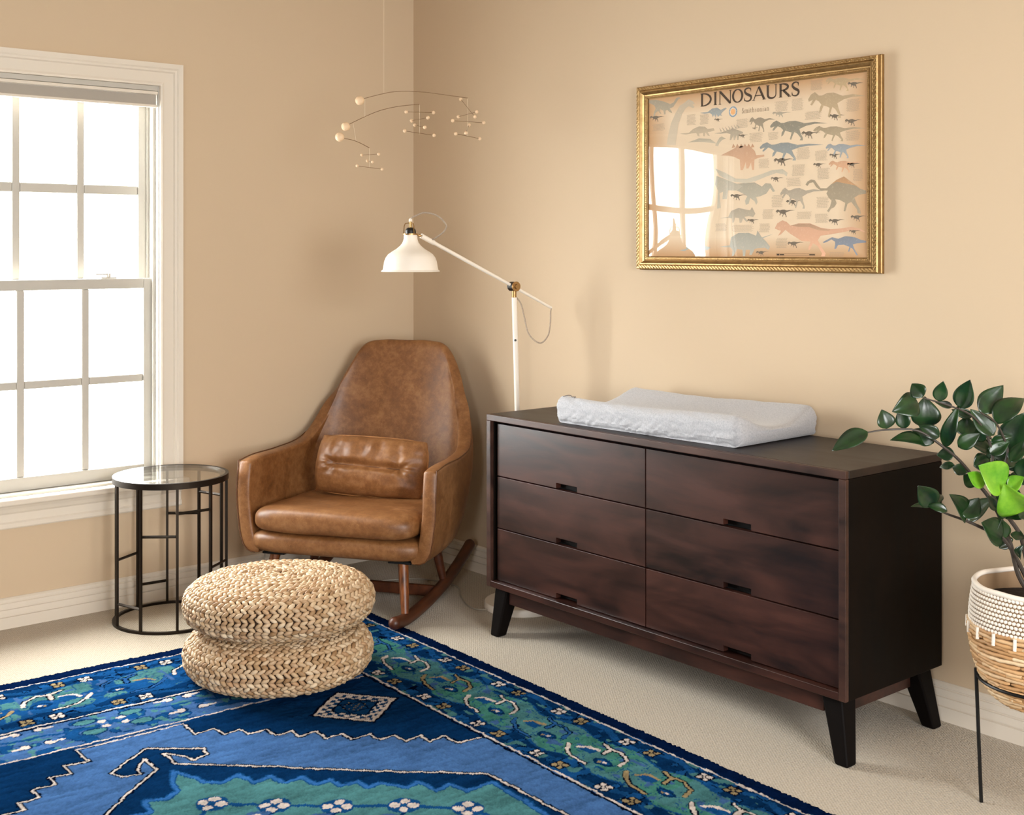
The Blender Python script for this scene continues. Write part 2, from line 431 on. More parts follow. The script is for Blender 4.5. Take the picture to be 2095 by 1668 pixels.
# ------------------------------------------------------------------ rug (pile with the knotted pattern as dyed colours)
def build_rug():
    WU, WV, S = 2.28, 3.2, .004
    nu, nv = int(WU / S) + 1, int(WV / S) + 1
    U, V = np.meshgrid(np.linspace(0, WU, nu), np.linspace(0, WV, nv), indexing='ij')
    rng = np.random.default_rng(5)
    def smooth(cu, cv):
        a = rng.random((int(WU / cu) + 3, int(WV / cv) + 3))
        x = U / cu; y = V / cv; i = x.astype(int); j = y.astype(int); fx = x - i; fy = y - j
        fx = fx * fx * (3 - 2 * fx); fy = fy * fy * (3 - 2 * fy)
        return (a[i, j] * (1 - fx) + a[i + 1, j] * fx) * (1 - fy) + (a[i, j + 1] * (1 - fx) + a[i + 1, j + 1] * fx) * fy
    wob = .0035
    Uw = U + (smooth(.02, .02) - .5) * 2 * wob; Vw = V + (smooth(.02, .02) - .5) * 2 * wob
    A = 1.137
    Um = np.where(Uw > A, 2 * A - Uw, Uw)
    c = lambda h: np.array(srgb(h)[:3])
    EDGE, NAVY, DEEP, MID, FIELD, SKY, TEAL, CREAM, GOLD = [c(h) for h in ('06183a', '0a2d55', '040d22', '17487c', '44699c', '346cae', '4a7c80', 'd0c4bc', '948260')]
    img = np.zeros((nu, nv, 3)); img[:] = FIELD
    def put(m, col): img[m] = col
    def inpoly(X, Y, P):
        r = np.zeros(X.shape, bool); n = len(P)
        xs = [p[0] for p in P]; ys = [p[1] for p in P]
        bb = (X >= min(xs)) & (X <= max(xs)) & (Y >= min(ys)) & (Y <= max(ys))
        x = X[bb]; y = Y[bb]; q = np.zeros(x.shape, bool)
        for i in range(n):
            x0, y0 = P[i]; x1, y1 = P[(i + 1) % n]
            if y0 == y1: continue
            k = ((y0 > y) != (y1 > y)) & (x < (x1 - x0) * (y - y0) / (y1 - y0) + x0)
            q ^= k
        r[bb] = q; return r
    def line(X, Y, P, wd):
        r = np.zeros(X.shape, bool)
        for (x0, y0), (x1, y1) in zip(P, P[1:]):
            bb = (X > min(x0, x1) - wd) & (X < max(x0, x1) + wd) & (Y > min(y0, y1) - wd) & (Y < max(y0, y1) + wd)
            x = X[bb]; y = Y[bb]; dx, dy = x1 - x0, y1 - y0; L = dx * dx + dy * dy + 1e-12
            t = np.clip(((x - x0) * dx + (y - y0) * dy) / L, 0, 1)
            k = (x - x0 - t * dx) ** 2 + (y - y0 - t * dy) ** 2 < (wd / 2) ** 2
            r[bb] |= k
        return r
    def disc(X, Y, x, y, a, b=None):
        b = b or a
        return ((X - x) / a) ** 2 + ((Y - y) / b) ** 2 < 1
    # ---- field
    zz = [(.986, .645), (.99, .737), (.929, .727), (.928, .787), (.875, .777), (.873, .825), (.818, .825), (.818, .881), (.768, .88), (.77, .929), (.717, .922), (.717, .984), (.668, .98), (.667, 1.035), (.607, 1.03), (.608, 1.082), (.557, 1.077), (.558, 1.135), (.504, 1.126), (.508, 1.18), (.457, 1.169), (.452, 1.231), (.362, 1.244)]
    put(inpoly(Um, Vw, [(.34, .6), (.986, .6)] + zz + [(.34, 1.244)]), NAVY)
    put(line(Um, Vw, zz, .016), DEEP); put(line(Um, Vw, zz, .0062), CREAM)
    put(line(Um, Vw, [(.986, .645), (A, .645)], .013), NAVY); put(line(Um, Vw, [(.986, .645), (A, .645)], .0058), CREAM)
    med = [(1.137, .747), (1.011, .844), (1.024, .888), (1.066, .897), (1.070, .862), (1.111, .807), (1.111, .894), (.974, 1.014), (.789, 1.19), (.695, 1.277), (.509, 1.44), (.502, 1.71), (.52, 3.2)]
    put(inpoly(Um, Vw, med + [(1.15, 3.2), (1.15, .74)]), NAVY)
    put(inpoly(Um, Vw, [(1.066, .897), (1.070, .862), (1.111, .807), (1.111, .894), (1.08, .92)]), FIELD)
    put(line(Um, Vw, med, .016), DEEP); put(line(Um, Vw, med, .0062), CREAM)
    inn = [(1.139, .931), (1.106, 1.006), (1.099, 1.048), (1.063, 1.076), (1.013, 1.054), (1.001, 1.124), (.955, 1.112), (.94, 1.172), (.892, 1.167), (.884, 1.226), (.842, 1.225), (.842, 1.273), (.795, 1.273), (.792, 1.324), (.754, 1.317), (.715, 1.384), (.674, 1.373), (.668, 1.444), (.624, 1.43), (.608, 1.492), (.531, 1.484), (.532, 1.642), (.56, 1.9), (.56, 3.2)]
    put(inpoly(Um, Vw, inn + [(1.15, 3.2), (1.15, .92)]), TEAL)
    put(line(Um, Vw, inn, .019), MID); put(line(Um, Vw, inn, .011), SKY * .9)
    fl = [(1.137, 1.169), (1.023, 1.271), (.905, 1.368), (.776, 1.463), (.666, 1.572), (.62, 1.74), (.62, 1.92), (.62, 2.1)]
    put(line(Um, Vw, fl, .014), MID)
    put(line(Um, Vw, [(x + .02, y + .075) for x, y in fl], .006), MID)
    for k, (x, y) in enumerate(fl):
        put(disc(Um, Vw, x, y, .04), MID)
        for a in (0, 1, 2, 3):
            an = math.pi / 4 + a * math.pi / 2 + .1
            put(disc(Um, Vw, x + .023 * math.cos(an), y + .023 * math.sin(an), .0135), CREAM)
    for x, y in ((1.09, 1.30), (.98, 1.40), (.86, 1.50), (.75, 1.62), (1.137, 1.42), (1.0, 1.56), (.87, 1.7), (1.137, 1.7)):
        put(disc(Um, Vw, x, y, .045, .03), FIELD * .8); put(disc(Um, Vw, x, y, .018), CREAM); put(line(Um, Vw, [(x - .06, y), (x + .06, y + .03)], .008), NAVY)
    # ---- emblem in the corner of the field
    cx_, cy_ = .536, .828
    e1 = np.array((.155, .012)) ; an = math.radians(38)
    def rot(X, Y): return (X - cx_) * math.cos(an) + (Y - cy_) * math.sin(an), -(X - cx_) * math.sin(an) + (Y - cy_) * math.cos(an)
    P_, Q_ = rot(Um, Vw)
    sq = np.maximum(np.abs(P_), np.abs(Q_))
    put(sq < .102, DEEP); put(sq < .094, CREAM)
    notch = ((np.sin(P_ * 190) > .15) ^ (np.sin(Q_ * 190 + 1) > .15)) & (sq > .052) & (sq < .085)
    put(notch, MID * .55)
    put(sq < .056, DEEP); put((sq < .050), MID * .6)
    put((sq < .05) & (np.abs(np.abs(P_) + np.abs(Q_) - .045) < .004), DEEP)
    put(((np.sin(P_ * 420) > .7) & (np.sin(Q_ * 400) > .1) & (sq < .03)), GOLD * .8)
    # ---- second band under the back border
    b2 = (Vw > .405) & (Vw < .618) & (Um > .36)
    put(b2, FIELD * .92)
    nA = smooth(.035, .03); nB = smooth(.022, .02)
    put(b2 & (nA > .66), MID); put(b2 & (np.abs(nA - .66) < .03), NAVY * 1.4); put(b2 & (nB > .80), TEAL)
    def M2(x, y, kind):
        if kind == 0:
            for sx, sy in ((-1, -1), (1, -1), (-1, 1), (1, 1)):
                X, Y = x + sx * .036, y + sy * .052
                put(disc(Uw, Vw, X, Y, .024, .018) & b2, NAVY)
                put(disc(Uw, Vw, X, Y, .018, .013) & b2, CREAM)
                put(line(Uw, Vw, [(X, Y), (X + sx * .03, Y + sy * .004)], .012) & b2, CREAM)
                put(disc(Uw, Vw, X + sx * .012, Y - sy * .010, .008) & b2, FIELD)
            put(disc(Uw, Vw, x, y, .022) & b2, TEAL)
            put(line(Uw, Vw, [(x - .12, y + .03), (x - .04, y), (x + .04, y), (x + .12, y - .03)], .012) & b2, MID)
        else:
            put(line(Uw, Vw, [(x - .07, y - .07), (x + .07, y + .07)], .014) & b2, MID); put(line(Uw, Vw, [(x - .07, y + .07), (x + .07, y - .07)], .014) & b2, MID)
            for sx, sy in ((-1, -1), (1, -1), (-1, 1), (1, 1)):
                put(disc(Uw, Vw, x + sx * .068, y + sy * .042, .036, .024) & b2, NAVY)
                put(disc(Uw, Vw, x + sx * .068, y + sy * .042, .030, .018) & b2, TEAL)
                put(disc(Uw, Vw, x + sx * .028, y + sy * .02, .013, .011) & b2, CREAM)
    for k in range(-1, 4):
        M2(.915 + .44 * k, .492, 0); M2(1.133 + .44 * k, .505, 1)
    put((np.abs(Vw - .620) < .0034) & (Um > .36), CREAM); put((np.abs(Vw - .630) < .004) & (Um > .36), NAVY)
    # ---- border (all round): q = distance to the edge, p = run along it
    qr = np.minimum(Uw, 2 * A - Uw); qb = Vw * .88
    right = qr < qb
    q = np.where(right, qr, qb); p = np.where(right, Vw, Uw)
    B = q < .36
    put(B, NAVY)
    put(B & (q > .055) & (np.abs(q - .088 - .02 * np.sin(p * 21.6)) < .011), MID)
    put(B & (np.abs(q - .33 - .018 * np.sin(p * 23.5 + 1)) < .010), MID * .8)
    teal = (q > .128 + .012 * np.sin(p * 27)) & (q < .285 + .012 * np.sin(p * 27 + 2))
    put(teal, TEAL * .9)
    put(np.abs(q - .128 - .012 * np.sin(p * 27)) < .004, MID); put(np.abs(q - .285 - .012 * np.sin(p * 27 + 2)) < .004, MID)
    put(right & teal & (smooth(.08, .08) > .55), TEAL * np.array((.75, .95, .72)))
    put(~right & teal & (smooth(.05, .05) > .5), MID)
    nC = smooth(.03, .022); nD = smooth(.02, .03)
    put(B & ~teal & (nC > .68), MID); put(B & ~teal & (np.abs(nC - .68) < .025), DEEP); put(teal & (np.abs(nD - .55) < .022), MID * .9); put(teal & (nD > .80), FIELD * .8)
    put(B & right & ~teal & (nD > .83), TEAL * .8)
    P2 = np.where(right, Vw, Uw + .03)
    def motif(p0, k, side):
        ok = side & B
        X, Y = P2 - p0, q - .207
        m = (CREAM, GOLD, CREAM, SKY * .6)[k % 4]; d = DEEP
        a1 = [(-.045, -.062), (-.012, -.052), (.03, -.056), (.075, -.036), (.088, .0)]
        a2 = [(-.105, .012), (-.085, .035), (-.045, .058), (.02, .066)]
        st = [(-.005, -.052), (.004, -.015)]
        for s_, wd in ((a1, .016), (a2, .016), (st, .02)): put(line(X, Y, s_, wd) & ok, d)
        for s_, wd in ((a1, .0075), (a2, .0075), (st, .011), ([(.082, -.02), (.088, .0)], .013), ([(-.105, .012), (-.085, .035)], .013)): put(line(X, Y, s_, wd) & ok, m)
        put(ok & (np.abs(X + .042) < .026) & (np.abs(Y) < .014), MID)
        put(line(X, Y, [(-.075, .008), (-.06, -.016), (-.018, -.020)], .010) & ok, CREAM if k % 2 == 0 else GOLD)
        put(disc(X, Y, .045, .022, .034, .018) & ok, NAVY); put(disc(X, Y, .045, .020, .022, .009) & ok, MID)
        put(disc(X, Y, .05, .021, .008, .005) & ok, CREAM); put(disc(X, Y, .036, .026, .005) & ok, GOLD)
    for k in range(-1, 14):
        motif(.60 + .231 * k, k, right)
        motif(.55 + .231 * k, k + 1, ~right)
    def flower(X, Y, ok, x, y, m):
        bb = ok & (np.abs(X - x) < .03) & (np.abs(Y - y) < .03)
        put(bb & (np.abs(X - x) < .022) & (np.abs(Y - y) < .020), DEEP)
        for sx in (-1, 1):
            for sy in (-1, 1): put(bb & disc(X, Y, x + sx * .0105, y + sy * .010, .0078), m)
        put(bb & disc(X, Y, x, y, .004), m)
    for k in range(-1, 12):
        for dx, m in ((0, CREAM), (.098, GOLD)):
            flower(Vw, q, right & B, .36 + .287 * k + dx, .088, m)
            flower(Vw, q, right & B, .618 + .266 * k + dx, .328, m)
            flower(Uw, q, ~right & B, .815 + .262 * k + dx * .85, .096, m)
            flower(Uw, q, ~right & B, .984 + .262 * k + dx * .85, .322, m)
    put(np.abs(q - .051) < .0030, CREAM); put(np.abs(q - .362) < .0036, CREAM); put(np.abs(q - .371) < .004, DEEP)
    put(q < .0465, EDGE)
    # yarn variation
    f1 = smooth(.05, .012); f2 = smooth(.010, .010); f3 = rng.random(U.shape); f4 = smooth(.22, .09)
    g = .40 + .42 * f1 + .26 * f2 + .30 * f3 + .26 * f4 + .32 * smooth(.11, .035)
    img = img * (g / 1.28)[..., None] * .80
    Z = .0085 + .0022 * f3 + .0016 * f2 + .0012 * f1
    jag = .0015 + .003 * rng.random(U.shape)
    Z[0, :] = Z[-1, :] = 0.0005; Z[:, 0] = Z[:, -1] = 0.0005
    Uo = U.copy(); Vo = V.copy()
    r1 = rng.random(nv) * .007; r2 = rng.random(nu) * .006
    Uo[0, :] -= r1; Uo[1, :] -= r1 - .001; Vo[:, 0] -= r2; Vo[:, 1] -= r2 - .001
    a = math.radians(2.06)
    X = -Uo * math.cos(a) - Vo * math.sin(a); Y = Uo * math.sin(a) - Vo * math.cos(a)
    vs = np.stack([X, Y, Z], -1).reshape(-1, 3)
    me = bpy.data.meshes.new('rug')
    i = np.arange(nu - 1)[:, None] * nv + np.arange(nv - 1)[None]
    quads = np.stack([i, i + 1, i + nv + 1, i + nv], -1).reshape(-1, 4)
    me.vertices.add(len(vs)); me.vertices.foreach_set('co', vs.astype(np.float32).ravel())
    me.loops.add(quads.size); me.loops.foreach_set('vertex_index', quads.astype(np.int32).ravel())
    me.polygons.add(len(quads)); me.polygons.foreach_set('loop_start', np.arange(0, quads.size, 4, dtype=np.int32))
    me.update(calc_edges=True)
    me.polygons.foreach_set('use_smooth', [True] * len(quads))
    ca = me.color_attributes.new('Col', 'FLOAT_COLOR', 'POINT')
    rgba = np.ones((len(vs), 4), np.float32); rgba[:, :3] = np.clip(img, 0, 1).reshape(-1, 3)
    ca.data.foreach_set('color', rgba.ravel())
    me.materials.append(mat('rug_wool', rough=1, spec=.0, attr='Col', bump=(420, .5, .002)))
    o = bpy.data.objects.new('rug', me); o.location = (-.697, -.667, 0); COL.objects.link(o)
    tag(o, 'blue patterned wool rug with teal border and cream outlines on the carpet', 'rug')
build_rug()

# ------------------------------------------------------------------ dresser
def wood(name, rot_axis, c1='2a1511', c2='100707', rough=.36):
    """dark stained wood, grain along the given axis"""
    m = bpy.data.materials.new(name); m.use_nodes = True
    n = m.node_tree.nodes; L = m.node_tree.links; b = n['Principled BSDF']
    tc = n.new('ShaderNodeTexCoord'); oi = n.new('ShaderNodeObjectInfo')
    ad = n.new('ShaderNodeVectorMath'); ad.operation = 'ADD'
    L.new(tc.outputs['Object'], ad.inputs[0])
    sc = n.new('ShaderNodeVectorMath'); sc.operation = 'SCALE'; sc.inputs['Scale'].default_value = 9
    cb = n.new('ShaderNodeCombineXYZ')
    for k in range(3): L.new(oi.outputs['Random'], cb.inputs[k])
    L.new(cb.outputs[0], sc.inputs[0]); L.new(sc.outputs[0], ad.inputs[1])
    def noise(s, det, ro=.6, dist=0):
        mp = n.new('ShaderNodeMapping'); mp.inputs['Scale'].default_value = s
        L.new(ad.outputs[0], mp.inputs['Vector'])
        z = n.new('ShaderNodeTexNoise'); z.inputs['Scale'].default_value = 1; z.inputs['Detail'].default_value = det; z.inputs['Roughness'].default_value = ro; z.inputs['Distortion'].default_value = dist
        L.new(mp.outputs[0], z.inputs['Vector']); return z
    g = {'x': (2.5, 42, 42), 'y': (42, 2.5, 42), 'z': (42, 42, 2.5)}[rot_axis]
    h = {'x': (2, 6, 7), 'y': (6, 2, 7), 'z': (6, 6, 2)}[rot_axis]
    z1 = noise(g, 5); z2 = noise(h, 4, .55, 1.5); 
    a = n.new('ShaderNodeMath'); a.operation = 'MULTIPLY_ADD'; a.inputs[1].default_value = .30
    L.new(z1.outputs['Fac'], a.inputs[0])
    m2 = n.new('ShaderNodeMath'); m2.operation = 'MULTIPLY'; m2.inputs[1].default_value = .75
    L.new(z2.outputs['Fac'], m2.inputs[0]); L.new(m2.outputs[0], a.inputs[2])
    r = n.new('ShaderNodeValToRGB'); e = r.color_ramp.elements
    e[0].position = .36; e[0].color = srgb(c2); e[1].position = .68; e[1].color = srgb(c1)
    L.new(a.outputs[0], r.inputs['Fac']); L.new(r.outputs['Color'], b.inputs['Base Color'])
    b.inputs['Specular IOR Level'].default_value = .1 if rot_axis == 'z' else .36
    mr = n.new('ShaderNodeMapRange'); mr.inputs['To Min'].default_value = rough - .06; mr.inputs['To Max'].default_value = rough + .14
    L.new(z2.outputs['Fac'], mr.inputs['Value']); L.new(mr.outputs[0], b.inputs['Roughness'])
    bp = n.new('ShaderNodeBump'); bp.inputs['Strength'].default_value = .12; bp.inputs['Distance'].default_value = .001
    L.new(z1.outputs['Fac'], bp.inputs['Height']); L.new(bp.outputs[0], b.inputs['Normal'])
    return m
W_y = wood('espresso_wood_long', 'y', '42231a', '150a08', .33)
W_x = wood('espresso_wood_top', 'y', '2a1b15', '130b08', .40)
W_z = wood('espresso_wood_shaded_side', 'z', '0f0703', '050302', .55)  # side panels: near-black copy, their shade is put into the wood colour
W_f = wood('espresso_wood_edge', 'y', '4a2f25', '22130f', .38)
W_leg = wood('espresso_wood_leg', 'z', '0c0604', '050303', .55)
M_black = mat('gap_shade_plate_black', '050403', .9)  # paints the shade between drawers; plain black on the chair's mounting plates

DX0, DX1, DY0, DY1, DZ0, DZ1 = -.515, -.055, -2.645, -1.160, .172, .773
dr = thing('dresser', 'dark brown wooden six-drawer dresser on splayed legs against the right wall', 'dresser', ((DX0 + DX1) / 2, (DY0 + DY1) / 2, 0))
tk = .022
obj('top_panel', MB().box((DX0 + .0162, DY0, DZ1 - tk), (DX1, DY1, DZ1)), W_x, dr, bevel=.0025, seg=2)
for y0, y1 in ((DY0, DY0 + tk), (DY1 - tk, DY1)):
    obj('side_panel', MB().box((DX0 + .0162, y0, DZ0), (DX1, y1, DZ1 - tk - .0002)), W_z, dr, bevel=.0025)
fr_ = MB().box((DX0, DY0, DZ1 - tk), (DX0 + .016, DY1, DZ1))
for y0, y1 in ((DY0, DY0 + tk), (DY1 - tk, DY1)): fr_.box((DX0, y0, DZ0), (DX0 + .016, y1, DZ1 - tk))
obj('front_frame', fr_, W_f, dr, bevel=.0025)
obj('bottom_panel', MB().box((DX0, DY0 + tk + .0002, DZ0), (DX1, DY1 - tk - .0002, DZ0 + tk)), W_y, dr, bevel=.0025)
obj('back_panel', MB().box((DX1 - .014, DY0 + tk + .0004, DZ0 + tk + .0002), (DX1 - .002, DY1 - tk - .0004, DZ1 - tk - .0004)), W_y, dr, smooth=False)
obj('gap_shade_sheet', MB().box((DX0 + .052, DY0 + tk + .0004, DZ0 + tk + .0004), (DX0 + .075, DY1 - tk - .0004, DZ1 - tk - .0006)), M_black, dr, smooth=False)  # black sheet standing in for the shade behind the drawer gaps
mb = MB().box((DX0 + .030, DY0 + .09, DZ0 - .052), (DX0 + .05, DY1 - .09, DZ0 - .0003))
mb.box((DX1 - .06, DY0 + .09, DZ0 - .052), (DX1 - .04, DY1 - .09, DZ0 - .0003))
for y in (DY0 + .045, DY1 - .065): mb.box((DX0 + .09, y, DZ0 - .052), (DX1 - .09, y + .02, DZ0 - .0003))
obj('apron', mb, W_y, dr, smooth=False)
rows = [(.560, .741), (.379, .5565), (.1965, .3755)]
cols = [(-1.9085, DY1 - tk - .014), (DY0 + tk + .0045, -1.912)]
for ci, (ya, yb) in enumerate(cols):
    y0, y1 = min(ya, yb), max(ya, yb)
    cyh = -1.553 if ci == 0 else -2.268
    for z0, z1 in rows:
        xf, xb, hw, hh = DX0 + .020, DX0 + .042, .050, .0175
        # front with a rectangular finger notch cut in its lower edge
        P = [(y0, z0), (cyh - hw, z0), (cyh - hw, z0 + hh), (cyh + hw, z0 + hh), (cyh + hw, z0), (y1, z0), (y1, z1), (cyh + hw, z1), (cyh - hw, z1), (y0, z1)]
        n = len(P)
        v = [(xf, y, z) for y, z in P] + [(xb, y, z) for y, z in P]
        F = [(0, 1, 2, 8, 9), (2, 3, 7, 8), (3, 4, 5, 6, 7)]
        f = [q for q in F] + [tuple(n + i for i in reversed(q)) for q in F] + [(i, n + i, n + (i + 1) % n, (i + 1) % n) for i in range(n)]
        m = MB().add(v, f)
        d = obj('drawer', m, W_y, dr, smooth=False, bevel=.0012, seg=1)
        sc_ = MB().box((xb - .002, cyh - hw + .0, z0 + .002), (xb - .0005, cyh + hw, z0 + hh - .001))
        sc_ = MB().box((xb + .0003, cyh - hw - .01, z0 + .001), (xb + .006, cyh + hw + .01, z0 + hh + .01))
        obj('finger_pull', sc_, W_leg, d, smooth=False)
for sx, sy in ((0, 0), (0, 1), (1, 0), (1, 1)):
    xt = (DX0 + .052) if sx == 0 else (DX1 - .052); xb = (DX0 + .026) if sx == 0 else (DX1 - .024)
    yt = (DY0 + .058) if sy == 0 else (DY1 - .058); yb = (DY0 + .018) if sy == 0 else (DY1 - .034)
    a, b = .033, .021
    bot = [(xb - b, yb - b, .0), (xb + b, yb - b, .0), (xb + b, yb + b, .0), (xb - b, yb + b, .0)]
    top = [(xt - a, yt - a, DZ0 - .0004), (xt + a, yt - a, DZ0 - .0004), (xt + a, yt + a, DZ0 - .0004), (xt - a, yt + a, DZ0 - .0004)]
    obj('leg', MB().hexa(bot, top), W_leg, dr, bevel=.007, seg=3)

# ------------------------------------------------------------------ contoured changing pad in a grey cover
from mathutils import noise as mn
def build_pad():
    L_, W_ = .775, .405
    t = thing('changing_pad', 'contoured changing pad in a pale grey fitted cover on the dresser', 'changing pad', (-.262, -1.845, DZ1), math.radians(2.1))
    cs = [(-.19, .002), (-.199, .010), (-.203, .035), (-.202, .062), (-.193, .080), (-.175, .088), (-.150, .083), (-.11, .066), (-.06, .052), (0, .048), (.06, .054), (.11, .068), (.15, .084), (.178, .090), (.194, .080), (.203, .058), (.203, .035), (.199, .010), (.19, .002), (.1, .001), (0, .001), (-.1, .001)]
    cs = catmull(cs + [cs[0]], 5)[:-1]
    N = len(cs); K = 121
    rnd = random.Random(4)
    ends = []
    def f(i, j):
        s = i / (K - 1); y = (s - .5) * L_
        e = min(s, 1 - s) * L_
        k = 1.0
        r = .032
        if e < r: k = math.sqrt(max(0, 1 - (1 - e / r) ** 2))
        q, z = cs[j]
        # the head end (near the corner) stands a little higher, the hem puckers
        h = 1.0 + .06 * math.cos(s * 5)
        cz = .040
        inset = (1 - k)
        q2 = q * (1 - .12 * inset)
        z2 = cz + (z * h - cz) * (.18 + .82 * k)
        if z < .004: z2 = .001 + (cz * .82 * inset)
        nq = 0
        if z > .003:
            low = max(0, 1 - z / .09)
            side = min(1, max(0, (abs(q) - .12) / .07))
            wr = mn.noise(Vector((y * 14, q * 9, z * 14))) * .004 - abs(mn.noise(Vector((y * 46 + 55 * z, z * 16, q * 5)))) * .011 * low - abs(mn.noise(Vector((y * 21 - 60 * z, z * 30, 7)))) * .006
            wr += mn.noise(Vector((y * 7 + z * 30, z * 40, 3))) * .005 * side
            nq = wr * side * (1 if q > 0 else -1)
            z2 += wr * .25 + mn.noise(Vector((y * 6, q * 6, 5))) * .0025
            if z < .02: z2 += .011 * abs(mn.noise(Vector((y * 17, 2.2, 1)))) + .006 * (mn.noise(Vector((y * 6, 8, 1))) + .3) * (1 if q < 0 else 0)
        ye = y
        if e < r and abs(q) > .14: ye = y * (1 - .01 * inset)
        return (q2 + nq, ye, max(z2, .0008))
    mb = MB(); v = []
    for i in range(K):
        for j in range(N): v.append(f(i, j))
    F = [(i * N + j, (i + 1) * N + j, (i + 1) * N + (j + 1) % N, i * N + (j + 1) % N) for i in range(K - 1) for j in range(N)]
    F += [tuple(range(N)), tuple(reversed(range((K - 1) * N, K * N)))]
    F = [tuple(reversed(q)) for q in F]
    mb.add(v, F)
    mm_ = mat('grey_jersey', 'bebec2', .9, spec=.2, vary=((220, 220, 220), '9c9ea4', .35, .8), bump=(500, .25, .0015), sheen=.3)
    obj('fitted_cover', mb, mm_, t, world=False)
    lab = MB().box((-.014, -.010, 0), (.014, .010, .0014), Matrix.Translation((-.075, -.245, .0628)) @ Matrix.Rotation(math.radians(14), 4, 'Y'))
    o = obj('care_label', lab, mat('label_white', 'f1ece6', .7), t, world=False, smooth=False); o['label'] = 'small white sewn label'
    m = MB().tube(catmull([(-.186, .352, .088), (-.170, .345, .091), (-.165, .335, .090), (-.175, .322, .088), (-.168, .312, .089), (-.180, .306, .086)], 6), .0011, 6)
    obj('tie_cord', m, mat('tie_cord', '6b6466', .8), t, world=False)
build_pad()

# ------------------------------------------------------------------ glass-topped side table
M_iron = mat('bronze_metal', '2b231c', .42, .75, bump=(90, .08, .001))
def build_table():
    R, h = .2, .528
    t = thing('side_table', 'round dark metal drum side table with a clear glass top by the window', 'table', (-1.275, -.2645, 0))
    def ring(z0, z1, r0, r1):
        return MB().lathe([(r0, z0), (r1, z0), (r1, z1), (r0, z1)], 72, close=True)
    obj('top_rim', ring(h - .022, h, R - .006, R + .006), M_iron, t, world=False)
    m = MB().lathe([(0, h - .006), (R - .0065, h - .006), (R - .0065, h - .0005), (0, h - .0005)], 64)
    obj('glass_top', m, M_glass, t, world=False)
    obj('base_ring', ring(0.0, .009, R - .006, R + .006), M_iron, t, world=False)
    bars = [math.radians(-114.7 + p) for p in (-68, -31, 6, 43, 79, 114, 149, 184, 217, 255)]
    for a in bars:
        c, s = math.cos(a), math.sin(a)
        Mx = Matrix.Translation((R * c, R * s, 0)) @ Matrix.Rotation(a, 4, 'Z')
        obj('upright', MB().box((-.0045, -.0045, .009), (.0045, .0045, h - .022), Mx), M_iron, t, world=False, smooth=False)
    hs = [.086, .34, .42, .21, None, .426, .344, .088, .21, None]
    for k, z in enumerate(hs):
        if z is None: continue
        a, b = bars[k], bars[(k + 1) % len(bars)]
        p, q = Vector((R * math.cos(a), R * math.sin(a), z)), Vector((R * math.cos(b), R * math.sin(b), z))
        d = (q - p).normalized()
        obj('crossbar', MB().tube([p + d * .0046, q - d * .0046], .0052, 4), M_iron, t, world=False, smooth=False)
build_table()

# ------------------------------------------------------------------ braided poufs
M_braid = mat('water_hyacinth_braid', rough=.55, spec=.35, island=('94724e', 'b99a74', 'ccb290', 'a98662', 'd6c0a0', 'b48e68'), bump=(220, .35, .002))
M_core = mat('pouf_core', '3a2716', .9)
def ellipsoid():
    v = [(0, 0, 1)]; m, n = 5, 7
    for i in range(1, m):
        for j in range(n):
            a, b = math.pi * i / m, 2 * math.pi * j / n
            v.append((math.sin(a) * math.cos(b), math.sin(a) * math.sin(b), math.cos(a)))
    v.append((0, 0, -1)); f = [(0, 1 + j, 1 + (j + 1) % n) for j in range(n)]
    for i in range(m - 2):
        for j in range(n): f.append((1 + i * n + j, 1 + (i + 1) * n + j, 1 + (i + 1) * n + (j + 1) % n, 1 + i * n + (j + 1) % n))
    k = 1 + (m - 2) * n; f += [(k + (j + 1) % n, k + j, len(v) - 1) for j in range(n)]
    return np.array(v), f
